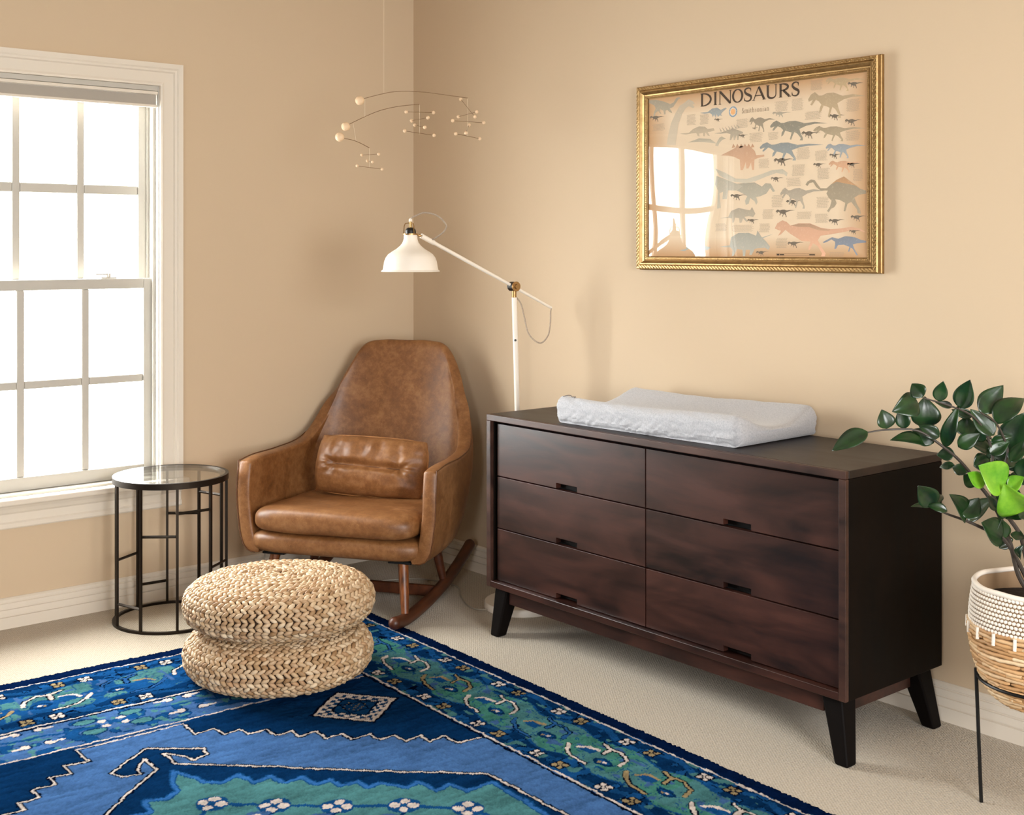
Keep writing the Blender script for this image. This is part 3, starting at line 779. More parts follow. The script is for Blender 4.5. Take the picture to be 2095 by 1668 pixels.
def braid_on(profile, row, stepl, seed, jitter=.12, r_min=.012, lw=.58):
    """braided rows laid round a surface of revolution; profile = [(r, z)] outward-facing order bottom to top"""
    P = np.array(catmull(profile, 12)); d = np.r_[0, np.cumsum(np.linalg.norm(np.diff(P, axis=0), axis=1))]
    ev, ef = ellipsoid(); rnd = random.Random(seed); m = MB(); V = []; F = []; off = 0
    nrow = int(d[-1] / row); row = d[-1] / nrow
    for k in range(nrow):
        for sub in (-1, 1):
            s = (k + .5) * row + sub * row * .23
            r = np.interp(s, d, P[:, 0]); z = np.interp(s, d, P[:, 1])
            r2 = np.interp(s + .002, d, P[:, 0]); z2 = np.interp(s + .002, d, P[:, 1])
            if r < r_min: continue
            mer = np.array([r2 - r, z2 - z]); mer /= np.linalg.norm(mer); nor = np.array([mer[1], -mer[0]])
            n = max(5, int(2 * math.pi * r / stepl)); ph = rnd.random() * 6.28 if sub < 0 else ph
            for i in range(n):
                a = ph + 2 * math.pi * i / n + rnd.uniform(-.1, .1) * jitter * 2 * math.pi / n
                ca, sa = math.cos(a), math.sin(a)
                T = np.array([-sa, ca, 0]); Mv = np.array([mer[0] * ca, mer[0] * sa, mer[1]]); Nv = np.array([nor[0] * ca, nor[0] * sa, nor[1]])
                sl = math.radians(33 + rnd.uniform(-8, 8)) * sub
                A = T * math.cos(sl) + Mv * math.sin(sl); B = -T * math.sin(sl) + Mv * math.cos(sl)
                ln = stepl * .86 * rnd.uniform(.9, 1.12); wd = row * .27 * rnd.uniform(.88, 1.12); hg = row * .30 * rnd.uniform(.85, 1.2)
                c = np.array([r * ca, r * sa, z]) + Nv * rnd.uniform(-.0012, .0016)
                N2 = Nv + A * .30 
                V.append(c + np.outer(ev[:, 0] * ln * .8, A) + np.outer(ev[:, 1] * wd, B) + np.outer(ev[:, 2] * hg, N2))
                F += [tuple(q + off for q in t) for t in ef]; off += len(ev)
    m.v = [tuple(p) for p in np.concatenate(V)]; m.f = F
    return m
def build_poufs():
    # profile from the underside round the belly to the top centre
    pr = [(.20, .006), (.245, .012), (.278, .034), (.289, .066), (.284, .098), (.262, .124), (.222, .140), (.16, .150), (.09, .155), (.012, .156)]
    lo = thing('braided_pouf', 'round braided natural-fibre pouf on the rug, lower one of the stacked pair', 'pouf', (-1.287, -1.076, .0150), 0, 'stacked braided poufs')
    b = obj('braided_cover', braid_on(pr, .0255, .0215, 1), M_braid, lo, world=False, angle=0)
    core = MB().lathe([(0, .004)] + [(r - .004, z) for r, z in [(max(r, .02), min(max(z, .008), .150)) for r, z in pr]] + [(0, .151)], 48)
    c = obj('core', core, M_core, lo, world=False)
    up = lo.copy(); COL.objects.link(up)
    for q in (b, c):
        k = q.copy(); COL.objects.link(k); k.parent = up
    up.location = (-1.283, -1.074, .1735); up.rotation_euler = (math.radians(.9), math.radians(.6), 2.1)
    up['label'] = 'round braided natural-fibre pouf stacked on top of the other pouf'
    for ch, sc in ((up, (1.012, 1.012, .98)),): ch.scale = sc
build_poufs()

DINO = [
("9c9583",[-14600,18820,-15030,18800,-15410,18700,-15690,18590,-15850,18640,-15970,18780,-16110,18800,-16170,18740,-16060,18720,-15970,18620,-15830,18480,-15660,18440,-15760,18320,-15780,18270,-15660,18310,-15550,18400,-15450,18380,-15460,18250,-15390,18250,-15360,18390,-15200,18460,-15180,18370,-15270,18290,-15200,18300,-15110,18400,-14990,18340,-14920,18190,-14870,18250,-14920,18400,-14990,18500,-14920,18610,-14600,18730]),
("c4b6a0",[-16310,18560,-16550,18680,-16750,18590,-16830,18490,-16720,18490,-16820,18390,-16750,18360,-16550,18440,-16410,18380,-16240,18190,-16070,17850,-15970,17340,-15940,17140,-15520,17170,-15590,17520,-15730,17920,-15940,18260,-16140,18500]),
("8d9a9e",[-17070,18170,-17410,18170,-17610,18270,-17830,18280,-17990,18190,-18190,18250,-18250,18220,-18060,18110,-17990,18040,-18060,17990,-17930,18010,-17870,17960,-17810,18060,-17750,17940,-17700,18070,-17640,17970,-17590,18080,-17480,18130,-17280,18120]),
("b7a78f",[-16140,17520,-16550,17520,-16750,17640,-17020,17710,-17280,17680,-17410,17590,-17670,17600,-17720,17520,-17540,17490,-17410,17490,-17510,17340,-17410,17370,-17310,17480,-17280,17350,-17210,17360,-17200,17470,-17020,17460,-17050,17360,-16960,17380,-16900,17490,-16680,17490,-16410,17470]),
("a89c88",[-17700,17420,-17990,17430,-18250,17480,-18500,17540,-18750,17450,-18940,17380,-18940,17330,-18780,17320,-18750,17130,-18690,17130,-18680,17310,-18600,17140,-18550,17140,-18530,17290,-18440,17150,-18380,17150,-18410,17350,-18250,17390,-17990,17390]),
("a89c88",[-17990,17450,-17920,17600,-18040,17470]),
("a89c88",[-18120,17460,-18040,17610,-18170,17480]),
("a89c88",[-18250,17470,-18170,17620,-18300,17490]),
("a89c88",[-18380,17480,-18300,17630,-18430,17500]),
("a89c88",[-18500,17490,-18430,17640,-18550,17510]),
("a89c88",[-18630,17500,-18550,17650,-18680,17520]),
("a89c88",[-18750,17510,-18680,17660,-18800,17530]),
("b5ac98",[-16510,17190,-17020,17300,-17540,17240,-17800,17070,-17410,17130,-17020,17180]),
("b5ac98",[-17740,17010,-17930,17260,-18030,17290,-18220,17210,-18060,17180,-17930,17090,-17870,16970]),
("c89c7c",[-17990,16660,-18440,16810,-18690,16910,-18940,16920,-19240,16880,-19430,16720,-19490,16580,-19820,16580,-19830,16520,-19550,16480,-19420,16440,-19400,16100,-19320,16110,-19280,16350,-19180,16160,-19090,16160,-19060,16380,-18940,16120,-18840,16120,-18810,16470,-18560,16580,-18310,16630]),
("b98a68",[-18460,16870,-18530,17020,-18620,16900]),
("b98a68",[-18620,16870,-18700,17010,-18780,16890]),
("b98a68",[-18780,16860,-18860,17000,-18940,16880]),
("b98a68",[-18940,16860,-19020,16990,-19100,16870]),
("b98a68",[-19100,16850,-19180,16980,-19260,16860]),
("b98a68",[-19260,16840,-19340,16970,-19420,16850]),
("7e7d70",[-20060,17490,-20180,17600,-20320,17650,-20490,17560,-20610,17550,-20820,17590,-21080,17580,-21420,17480,-21810,17490,-22300,17410,-21810,17430,-21470,17390,-21220,17310,-21260,17190,-21350,17030,-21350,16940,-21230,16950,-21280,17020,-21140,17170,-21030,17230,-20960,17120,-20900,16990,-20850,17010,-20920,17220,-20790,17260,-20670,17300,-20590,17160,-20510,17120,-20530,17250,-20590,17320,-20490,17410,-20370,17460,-20210,17330,-20150,17350,-20250,17470,-20090,17430]),
("b49a72",[-22220,18730,-22290,18800,-22390,18820,-22490,18760,-22580,18750,-22710,18780,-22870,18770,-23100,18690,-23350,18700,-23680,18630,-23350,18650,-23130,18630,-22970,18590,-22990,18510,-23050,18400,-23060,18340,-22980,18350,-23010,18400,-22920,18500,-22850,18540,-22800,18470,-22760,18380,-22730,18400,-22770,18530,-22690,18560,-22610,18590,-22560,18500,-22510,18470,-22520,18560,-22560,18610,-22490,18670,-22420,18700,-22310,18620,-22280,18630,-22340,18710,-22240,18690]),
("b09a78",[-21560,18220,-21670,18360,-21810,18420,-21960,18300,-22080,18290,-22270,18350,-22520,18340,-22840,18210,-23210,18230,-23680,18130,-23210,18150,-22890,18100,-22650,18000,-22690,17840,-22770,17640,-22780,17530,-22670,17550,-22710,17630,-22580,17820,-22470,17900,-22410,17760,-22350,17580,-22300,17620,-22370,17880,-22250,17940,-22140,17970,-22050,17800,-21980,17750,-22000,17910,-22060,18010,-21960,18120,-21850,18180,-21700,18010,-21640,18040,-21740,18190,-21580,18140]),
("a39377",[-21750,17230,-21850,17310,-21980,17350,-22120,17280,-22230,17270,-22400,17300,-22620,17290,-22910,17210,-23250,17220,-23680,17150,-23250,17170,-22960,17140,-22740,17090,-22780,16990,-22860,16870,-22860,16810,-22760,16820,-22800,16870,-22680,16980,-22580,17030,-22520,16940,-22470,16840,-22430,16860,-22490,17020,-22380,17050,-22280,17080,-22200,16980,-22140,16950,-22160,17040,-22210,17100,-22120,17170,-22020,17210,-21880,17110,-21830,17130,-21920,17210,-21780,17190]),
("7f8c90",[-19640,16830,-19770,16930,-19940,16970,-20120,16880,-20260,16880,-20490,16920,-20780,16910,-21150,16810,-21590,16820,-22140,16750,-21590,16760,-21220,16730,-20930,16660,-20980,16550,-21080,16400,-21080,16320,-20950,16330,-21000,16390,-20850,16530,-20720,16590,-20650,16490,-20580,16360,-20520,16390,-20600,16570,-20460,16620,-20330,16650,-20230,16520,-20150,16490,-20170,16600,-20240,16670,-20120,16750,-19990,16800,-19800,16680,-19740,16700,-19860,16810,-19670,16770]),
("8f9ba3",[-22220,16660,-22290,16740,-22390,16770,-22490,16710,-22580,16700,-22710,16740,-22870,16730,-23100,16670,-23350,16680,-23680,16630,-23350,16630,-23130,16600,-22970,16550,-22990,16460,-23050,16340,-23060,16280,-22980,16290,-23010,16340,-22920,16440,-22850,16490,-22800,16410,-22760,16310,-22730,16330,-22770,16470,-22690,16510,-22610,16530,-22560,16430,-22510,16400,-22520,16490,-22560,16540,-22490,16610,-22420,16640,-22310,16550,-22280,16560,-22340,16640,-22240,16620]),
("d2a07c",[-22330,16140,-22400,16210,-22480,16240,-22580,16190,-22660,16180,-22780,16210,-22930,16210,-23140,16150,-23370,16160,-23680,16120,-23370,16130,-23170,16100,-23020,16050,-23040,15980,-23100,15890,-23100,15840,-23030,15850,-23060,15890,-22970,15970,-22910,16010,-22870,15940,-22830,15860,-22800,15880,-22840,16000,-22760,16020,-22690,16040,-22640,15960,-22600,15940,-22610,16010,-22640,16050,-22580,16100,-22510,16130,-22410,16050,-22380,16070,-22440,16130,-22350,16110]),
("8f8471",[-19210,17710,-19270,17800,-19340,17840,-19410,17770,-19470,17760,-19570,17800,-19690,17800,-19850,17730,-20040,17750,-20280,17690,-20040,17700,-19880,17660,-19760,17600,-19780,17510,-19820,17380,-19820,17320,-19770,17330,-19790,17380,-19720,17490,-19670,17540,-19640,17450,-19610,17350,-19580,17370,-19620,17520,-19550,17560,-19500,17580,-19460,17470,-19420,17440,-19440,17540,-19460,17600,-19410,17660,-19360,17700,-19280,17590,-19260,17610,-19300,17700,-19230,17670]),
("a79d8c",[-20470,15290,-20560,15410,-20660,15470,-20790,15380,-20880,15380,-21030,15430,-21220,15440,-21470,15350,-21770,15380,-22140,15320,-21770,15310,-21520,15250,-21330,15160,-21360,15030,-21420,14870,-21430,14780,-21340,14780,-21370,14860,-21270,15010,-21190,15070,-21140,14950,-21090,14800,-21050,14830,-21110,15050,-21010,15090,-20920,15120,-20860,14970,-20800,14920,-20820,15060,-20860,15140,-20790,15230,-20700,15270,-20580,15130,-20530,15150,-20610,15280,-20490,15230]),
("a39a88",[-20150,17900,-20190,17930,-20230,17940,-20290,17920,-20330,17910,-20400,17920,-20480,17920,-20600,17890,-20730,17890,-20900,17860,-20730,17870,-20620,17860,-20530,17840,-20550,17810,-20580,17760,-20580,17740,-20540,17740,-20550,17760,-20510,17800,-20470,17820,-20450,17790,-20430,17750,-20410,17760,-20430,17820,-20390,17830,-20350,17840,-20320,17800,-20300,17790,-20300,17830,-20320,17850,-20290,17880,-20250,17890,-20190,17850,-20180,17860,-20210,17890,-20160,17880]),
("bdb6a4",[-17740,16230,-18190,16060,-18630,15850,-19120,15820,-19670,15940,-20150,16060,-20560,16070,-20760,15940,-20730,15830,-20610,15900,-20320,15960,-19910,15860,-19430,15720,-19060,15680,-18440,15760,-17930,15980]),
("b4ae9d",[-17800,15980,-18440,15760,-18940,15590,-18690,15450,-18310,15470,-18250,15180,-18060,15180,-18090,15430,-17930,15380,-17990,14890,-17830,14870,-17870,15480,-17740,15690]),
("a9a595",[-18440,15660,-18940,15690,-19430,15690,-19730,15540,-19880,15650,-20090,15620,-20260,15370,-20180,15350,-20060,15480,-19910,15310,-19670,15230,-19490,15210,-19550,15040,-19490,14950,-19430,15070,-19240,15190,-19180,15000,-19060,14960,-19030,15100,-19120,15250,-18810,15400,-18440,15540]),
("968a74",[-21460,15540,-21530,15630,-21670,15690,-21810,15660,-21920,15520,-22030,15400,-22250,15390,-22410,15500,-22620,15610,-23260,15470,-23470,15330,-23680,15270,-23680,15180,-23420,15150,-23260,15070,-23340,14890,-23470,14700,-23490,14560,-23380,14600,-23360,14710,-23160,14940,-23020,14890,-22940,14660,-22880,14670,-22940,14920,-22730,15020,-22570,15040,-22620,14910,-22540,14800,-22410,14750,-22330,14640,-22270,14690,-22380,14820,-22440,15000,-22330,15100,-22250,15230,-22300,15320,-22030,15330,-21860,15450,-21750,15600,-21610,15580,-21530,15490]),
("b98a5c",[-22410,15500,-22620,15640,-22890,15730,-23160,15540,-23470,15350,-23260,15450,-22620,15580]),
("aaa08e",[-17930,14540,-18310,14580,-18440,14780,-18750,14870,-19060,14810,-19240,14780,-19320,14890,-19460,14660,-19370,14560,-19180,14590,-19000,14570,-19150,14420,-19090,14400,-18940,14520,-18880,14380,-18800,14370,-18780,14530,-18600,14550,-18560,14410,-18500,14360,-18470,14530,-18310,14550]),
("a5a69c",[-17930,13580,-18380,13630,-18440,13900,-18750,14040,-19180,14040,-19490,13940,-19550,14110,-19700,13910,-19910,13740,-20060,13580,-20000,13480,-19850,13550,-19550,13530,-19430,13510,-19310,13310,-19210,13310,-19240,13480,-19060,13480,-19030,13270,-18940,13270,-18920,13480,-18690,13510,-18560,13290,-18470,13260,-18500,13480,-18410,13560]),
("a5a69c",[-19700,13880,-20180,13990,-19720,13840]),
("d6a384",[-20250,14170,-20350,14330,-20560,14430,-20730,14370,-20870,14250,-21190,14320,-21640,14310,-22030,14170,-22410,14120,-22780,14140,-23160,14180,-23470,14120,-23680,14010,-23260,14090,-22840,14020,-22410,13960,-22030,13920,-21920,13780,-22080,13550,-22220,13370,-22190,13280,-22050,13280,-22080,13370,-21920,13600,-21750,13690,-21640,13510,-21580,13460,-21570,13550,-21650,13740,-21300,13760,-21080,13880,-20850,14000,-20670,14120,-20500,13980,-20380,13930,-20500,14090,-20380,14120]),
("b08a6c",[-20900,14260,-21190,14310,-21640,14300,-22030,14160,-22410,14100,-22300,14070,-21970,14090,-21580,14200,-21190,14210]),
("6f8196",[-22110,13720,-22330,13820,-22460,13870,-22680,13820,-22940,13900,-23260,13870,-23470,13790,-23680,13750,-23680,13700,-23360,13680,-23210,13640,-23260,13510,-23390,13330,-23340,13310,-23210,13510,-23130,13550,-23080,13420,-23040,13430,-23090,13570,-22890,13640,-22680,13630,-22600,13510,-22540,13510,-22570,13640,-22570,13730,-22440,13800,-22250,13720,-22140,13690]),
("9aa6a4",[-16140,13460,-16410,13510,-16550,13710,-16650,13810,-17020,13710,-17310,13610,-17540,13560,-17380,13460,-17150,13530,-17020,13360,-16960,13360,-16940,13530,-16820,13330,-16750,13350,-16720,13510,-16550,13510,-16350,13430]),
("4a4238",[-14700,18200,-14740,18240,-14790,18250,-14840,18220,-14880,18220,-14940,18230,-15020,18230,-15130,18200,-15250,18200,-15410,18170,-15250,18180,-15150,18170,-15070,18140,-15080,18100,-15110,18050,-15110,18020,-15070,18030,-15090,18050,-15040,18100,-15010,18120,-14980,18080,-14970,18040,-14950,18050,-14970,18110,-14930,18130,-14890,18140,-14870,18100,-14840,18080,-14850,18120,-14870,18150,-14840,18180,-14800,18190,-14750,18150,-14730,18160,-14760,18190,-14710,18180]),
("4a4238",[-17700,17890,-17720,17910,-17750,17920,-17780,17910,-17800,17900,-17830,17910,-17880,17910,-17930,17890,-18000,17890,-18090,17880,-18000,17880,-17940,17870,-17900,17860,-17910,17840,-17920,17810,-17920,17790,-17900,17800,-17910,17810,-17890,17830,-17870,17850,-17860,17830,-17850,17800,-17840,17810,-17850,17840,-17830,17850,-17810,17860,-17790,17830,-17780,17830,-17780,17850,-17790,17860,-17780,17880,-17760,17890,-17730,17860,-17720,17870,-17740,17890,-17710,17880]),
("4a4238",[-19340,17480,-19350,17490,-19360,17500,-19380,17480,-19390,17480,-19420,17490,-19440,17490,-19480,17480,-19520,17480,-19580,17470,-19520,17470,-19490,17470,-19460,17460,-19460,17440,-19470,17420,-19470,17410,-19460,17410,-19470,17420,-19450,17440,-19440,17450,-19430,17430,-19430,17420,-19420,17420,-19430,17450,-19410,17450,-19400,17450,-19390,17440,-19380,17430,-19390,17450,-19390,17460,-19380,17470,-19370,17470,-19350,17460,-19350,17460,-19360,17470,-19340,17470]),
("4a4238",[-18750,17280,-18770,17300,-18800,17310,-18830,17290,-18860,17290,-18890,17300,-18940,17300,-19010,17280,-19090,17280,-19180,17270,-19090,17270,-19020,17260,-18970,17240,-18980,17220,-19000,17180,-19000,17170,-18970,17170,-18980,17180,-18960,17210,-18930,17230,-18920,17200,-18910,17180,-18900,17180,-18910,17220,-18890,17230,-18870,17240,-18850,17210,-18840,17200,-18840,17230,-18850,17250,-18830,17260,-18810,17270,-18780,17250,-18770,17250,-18790,17280,-18760,17270]),
("4a4238",[-23020,18560,-23050,18600,-23090,18610,-23130,18580,-23160,18580,-23210,18590,-23280,18590,-23370,18560,-23470,18560,-23600,18530,-23470,18540,-23380,18530,-23320,18510,-23330,18470,-23350,18420,-23350,18390,-23320,18400,-23330,18420,-23300,18460,-23270,18480,-23250,18450,-23240,18410,-23220,18420,-23240,18480,-23210,18490,-23180,18500,-23160,18460,-23140,18450,-23140,18490,-23160,18510,-23130,18540,-23100,18550,-23060,18520,-23050,18520,-23070,18560,-23030,18550]),
("4a4238",[-22330,17640,-22360,17670,-22400,17680,-22440,17660,-22470,17650,-22520,17670,-22590,17660,-22680,17630,-22780,17640,-22920,17610,-22780,17620,-22700,17610,-22630,17580,-22640,17540,-22660,17490,-22660,17470,-22630,17470,-22640,17490,-22610,17540,-22580,17560,-22560,17520,-22550,17480,-22530,17490,-22550,17550,-22520,17570,-22490,17580,-22460,17540,-22440,17520,-22450,17560,-22460,17580,-22440,17610,-22410,17630,-22370,17590,-22350,17590,-22380,17630,-22340,17620]),
("4a4238",[-22920,17430,-22950,17470,-22990,17490,-23040,17460,-23070,17450,-23130,17470,-23200,17470,-23290,17430,-23400,17440,-23550,17410,-23400,17420,-23310,17400,-23240,17380,-23250,17340,-23270,17280,-23280,17250,-23240,17260,-23260,17280,-23220,17330,-23190,17350,-23170,17310,-23150,17270,-23130,17280,-23160,17350,-23120,17360,-23090,17370,-23060,17330,-23040,17310,-23050,17350,-23060,17380,-23040,17410,-23000,17420,-22960,17380,-22940,17390,-22970,17430,-22930,17420]),
("4a4238",[-21300,17170,-21340,17210,-21390,17230,-21440,17200,-21480,17190,-21540,17210,-21630,17210,-21740,17170,-21860,17180,-22030,17150,-21860,17160,-21750,17140,-21670,17110,-21680,17060,-21710,17000,-21720,16970,-21680,16980,-21690,17000,-21650,17060,-21610,17080,-21590,17040,-21570,16990,-21550,17000,-21580,17070,-21530,17090,-21500,17100,-21470,17050,-21450,17040,-21450,17080,-21470,17110,-21440,17140,-21400,17160,-21350,17110,-21330,17120,-21360,17160,-21310,17150]),
("4a4238",[-22350,16420,-22380,16450,-22410,16460,-22440,16440,-22470,16440,-22510,16450,-22570,16450,-22640,16430,-22730,16430,-22840,16420,-22730,16420,-22660,16410,-22600,16390,-22610,16350,-22630,16310,-22630,16290,-22600,16290,-22610,16310,-22580,16350,-22560,16360,-22550,16340,-22530,16300,-22520,16310,-22540,16360,-22510,16370,-22480,16380,-22470,16340,-22450,16330,-22450,16360,-22470,16380,-22440,16410,-22420,16420,-22390,16380,-22370,16390,-22400,16420,-22360,16410]),
("4a4238",[-20210,16380,-20250,16420,-20300,16440,-20360,16410,-20400,16400,-20480,16430,-20570,16420,-20690,16390,-20840,16400,-21020,16370,-20840,16370,-20710,16350,-20620,16320,-20630,16270,-20670,16200,-20670,16170,-20630,16170,-20640,16200,-20590,16260,-20550,16280,-20530,16240,-20510,16180,-20490,16190,-20510,16280,-20470,16290,-20420,16300,-20390,16250,-20370,16230,-20370,16280,-20390,16310,-20360,16350,-20320,16370,-20260,16310,-20240,16320,-20270,16370,-20220,16350]),
("4a4238",[-21750,16160,-21780,16190,-21810,16200,-21840,16180,-21870,16180,-21910,16190,-21970,16190,-22050,16170,-22130,16170,-22250,16150,-22130,16160,-22060,16140,-22000,16120,-22010,16090,-22030,16050,-22030,16030,-22010,16030,-22020,16050,-21990,16090,-21960,16100,-21950,16070,-21930,16040,-21920,16040,-21940,16100,-21910,16110,-21880,16110,-21860,16080,-21850,16070,-21850,16100,-21870,16120,-21840,16140,-21820,16150,-21780,16120,-21770,16120,-21790,16150,-21760,16140]),
("4a4238",[-23000,16100,-23020,16130,-23050,16140,-23090,16120,-23110,16120,-23150,16130,-23210,16130,-23280,16110,-23360,16120,-23470,16100,-23360,16100,-23290,16090,-23240,16070,-23250,16040,-23260,16000,-23270,15980,-23240,15980,-23250,16000,-23220,16030,-23200,16050,-23180,16020,-23170,15980,-23160,15990,-23180,16040,-23150,16050,-23120,16060,-23110,16030,-23090,16010,-23090,16050,-23110,16070,-23090,16090,-23060,16100,-23030,16060,-23020,16070,-23040,16100,-23000,16090]),
("4a4238",[-20090,15790,-20110,15820,-20150,15840,-20190,15820,-20220,15810,-20260,15830,-20320,15830,-20400,15800,-20500,15810,-20610,15790,-20500,15790,-20420,15780,-20360,15760,-20370,15730,-20390,15680,-20390,15660,-20360,15660,-20370,15680,-20340,15720,-20310,15740,-20300,15710,-20280,15670,-20270,15680,-20290,15730,-20260,15740,-20230,15750,-20210,15710,-20190,15700,-20200,15730,-20210,15760,-20190,15780,-20160,15790,-20120,15750,-20110,15760,-20130,15790,-20090,15780]),
("4a4238",[-18410,15290,-18440,15330,-18490,15340,-18530,15320,-18570,15310,-18630,15330,-18710,15330,-18820,15300,-18940,15310,-19090,15290,-18940,15290,-18830,15270,-18760,15250,-18770,15210,-18800,15150,-18800,15120,-18760,15130,-18770,15150,-18730,15200,-18700,15220,-18680,15180,-18660,15130,-18640,15140,-18670,15210,-18630,15220,-18590,15230,-18560,15190,-18540,15170,-18550,15210,-18570,15240,-18530,15270,-18500,15280,-18450,15240,-18430,15240,-18460,15280,-18420,15270]),
("4a4238",[-20700,15030,-20730,15060,-20770,15080,-20820,15050,-20850,15050,-20910,15070,-20980,15070,-21080,15040,-21190,15050,-21330,15030,-21190,15030,-21090,15010,-21020,14990,-21030,14950,-21060,14900,-21060,14870,-21030,14870,-21040,14890,-21000,14940,-20970,14960,-20950,14920,-20930,14880,-20920,14890,-20940,14950,-20900,14970,-20870,14970,-20850,14930,-20830,14920,-20830,14960,-20850,14980,-20820,15010,-20790,15020,-20740,14980,-20730,14980,-20750,15020,-20710,15010]),
("4a4238",[-20290,14710,-20330,14760,-20380,14780,-20430,14750,-20480,14750,-20540,14770,-20630,14770,-20740,14740,-20880,14750,-21050,14730,-20880,14730,-20760,14700,-20680,14670,-20690,14620,-20720,14560,-20720,14530,-20680,14530,-20700,14560,-20650,14610,-20610,14640,-20590,14590,-20570,14540,-20550,14550,-20580,14630,-20530,14640,-20500,14650,-20470,14600,-20440,14580,-20450,14630,-20470,14660,-20430,14690,-20400,14710,-20340,14660,-20320,14660,-20360,14710,-20300,14690]),
("4a4238",[-19120,14460,-19150,14480,-19180,14500,-19210,14480,-19240,14480,-19280,14490,-19340,14490,-19410,14470,-19500,14480,-19610,14470,-19500,14460,-19430,14450,-19370,14430,-19380,14400,-19400,14360,-19400,14340,-19370,14340,-19380,14360,-19350,14390,-19330,14410,-19310,14380,-19300,14350,-19290,14350,-19310,14400,-19280,14410,-19250,14420,-19230,14390,-19220,14370,-19220,14400,-19240,14420,-19210,14440,-19190,14450,-19150,14420,-19140,14420,-19160,14450,-19130,14440]),
("4a4238",[-23130,14490,-23160,14520,-23200,14540,-23240,14510,-23270,14510,-23320,14530,-23380,14530,-23470,14510,-23570,14520,-23700,14500,-23570,14500,-23490,14480,-23420,14450,-23430,14410,-23450,14370,-23460,14340,-23420,14340,-23440,14360,-23400,14410,-23370,14420,-23360,14390,-23340,14350,-23330,14350,-23350,14420,-23310,14430,-23280,14440,-23260,14400,-23240,14380,-23250,14420,-23260,14440,-23240,14470,-23210,14480,-23170,14440,-23150,14450,-23180,14480,-23140,14470]),
("4a4238",[-22330,14390,-22360,14420,-22400,14440,-22440,14410,-22470,14410,-22520,14430,-22590,14430,-22680,14410,-22780,14420,-22920,14400,-22780,14400,-22700,14380,-22630,14350,-22640,14320,-22660,14270,-22660,14240,-22630,14240,-22640,14260,-22610,14310,-22580,14330,-22560,14290,-22550,14250,-22530,14250,-22550,14320,-22520,14330,-22490,14340,-22460,14300,-22440,14280,-22450,14320,-22460,14350,-22440,14370,-22410,14380,-22370,14340,-22350,14350,-22380,14380,-22340,14370]),
("4a4238",[-23080,14050,-23100,14080,-23120,14090,-23150,14070,-23180,14070,-23220,14080,-23260,14080,-23330,14070,-23400,14080,-23490,14060,-23400,14060,-23340,14050,-23290,14030,-23300,14000,-23310,13970,-23310,13950,-23290,13950,-23300,13960,-23280,13990,-23250,14010,-23240,13980,-23230,13950,-23220,13960,-23230,14000,-23210,14010,-23190,14020,-23170,13990,-23160,13970,-23160,14000,-23170,14020,-23150,14040,-23130,14050,-23100,14020,-23090,14020,-23110,14050,-23080,14040]),
("4a4238",[-20760,13690,-20790,13730,-20830,13740,-20880,13720,-20910,13720,-20970,13740,-21040,13740,-21130,13720,-21250,13730,-21390,13710,-21250,13710,-21150,13690,-21080,13660,-21090,13620,-21120,13570,-21120,13540,-21080,13540,-21100,13570,-21060,13610,-21030,13630,-21010,13590,-20990,13550,-20980,13560,-21000,13620,-20960,13630,-20930,13640,-20900,13600,-20880,13580,-20890,13620,-20910,13650,-20880,13670,-20840,13690,-20800,13640,-20780,13650,-20810,13690,-20770,13670]),
("4a4238",[-19490,13400,-19520,13430,-19550,13440,-19590,13420,-19620,13420,-19670,13440,-19730,13440,-19810,13420,-19910,13430,-20030,13420,-19910,13420,-19820,13400,-19760,13370,-19770,13340,-19790,13300,-19800,13280,-19770,13280,-19780,13300,-19750,13330,-19720,13350,-19700,13320,-19690,13280,-19670,13290,-19690,13340,-19660,13350,-19630,13360,-19610,13320,-19590,13310,-19600,13340,-19610,13360,-19590,13390,-19560,13400,-19520,13360,-19510,13360,-19530,13400,-19500,13380]),
]
BLOCKS = [[-21640,18800,-22110,18480],[-20230,18260,-20790,17930],[-20900,18290,-21390,17900],[-21420,17830,-22080,17570],[-22970,18080,-23470,17700],[-16450,18150,-16880,17780],[-17050,18100,-17480,17760],[-18630,17820,-19180,17510],[-19210,17320,-19790,17010],[-19970,17290,-20410,17040],[-22940,17120,-23470,16810],[-21100,16720,-21640,16340],[-21810,16580,-22300,16260],[-19580,16450,-20030,16140],[-20900,16190,-21440,15820],[-21890,16030,-22380,15680],[-23210,15940,-23570,15570],[-20700,15780,-21300,15500],[-20120,15240,-20590,14850],[-21860,15130,-22350,14780],[-19730,14800,-20210,14480],[-21100,14690,-21700,14450],[-21810,14610,-22330,14320],[-19610,14340,-20060,14050],[-18470,14310,-19430,14080],[-17740,14370,-18250,14100],[-20290,13860,-20760,13530],[-22330,13410,-22940,13260],[-14810,17940,-15450,17690]]
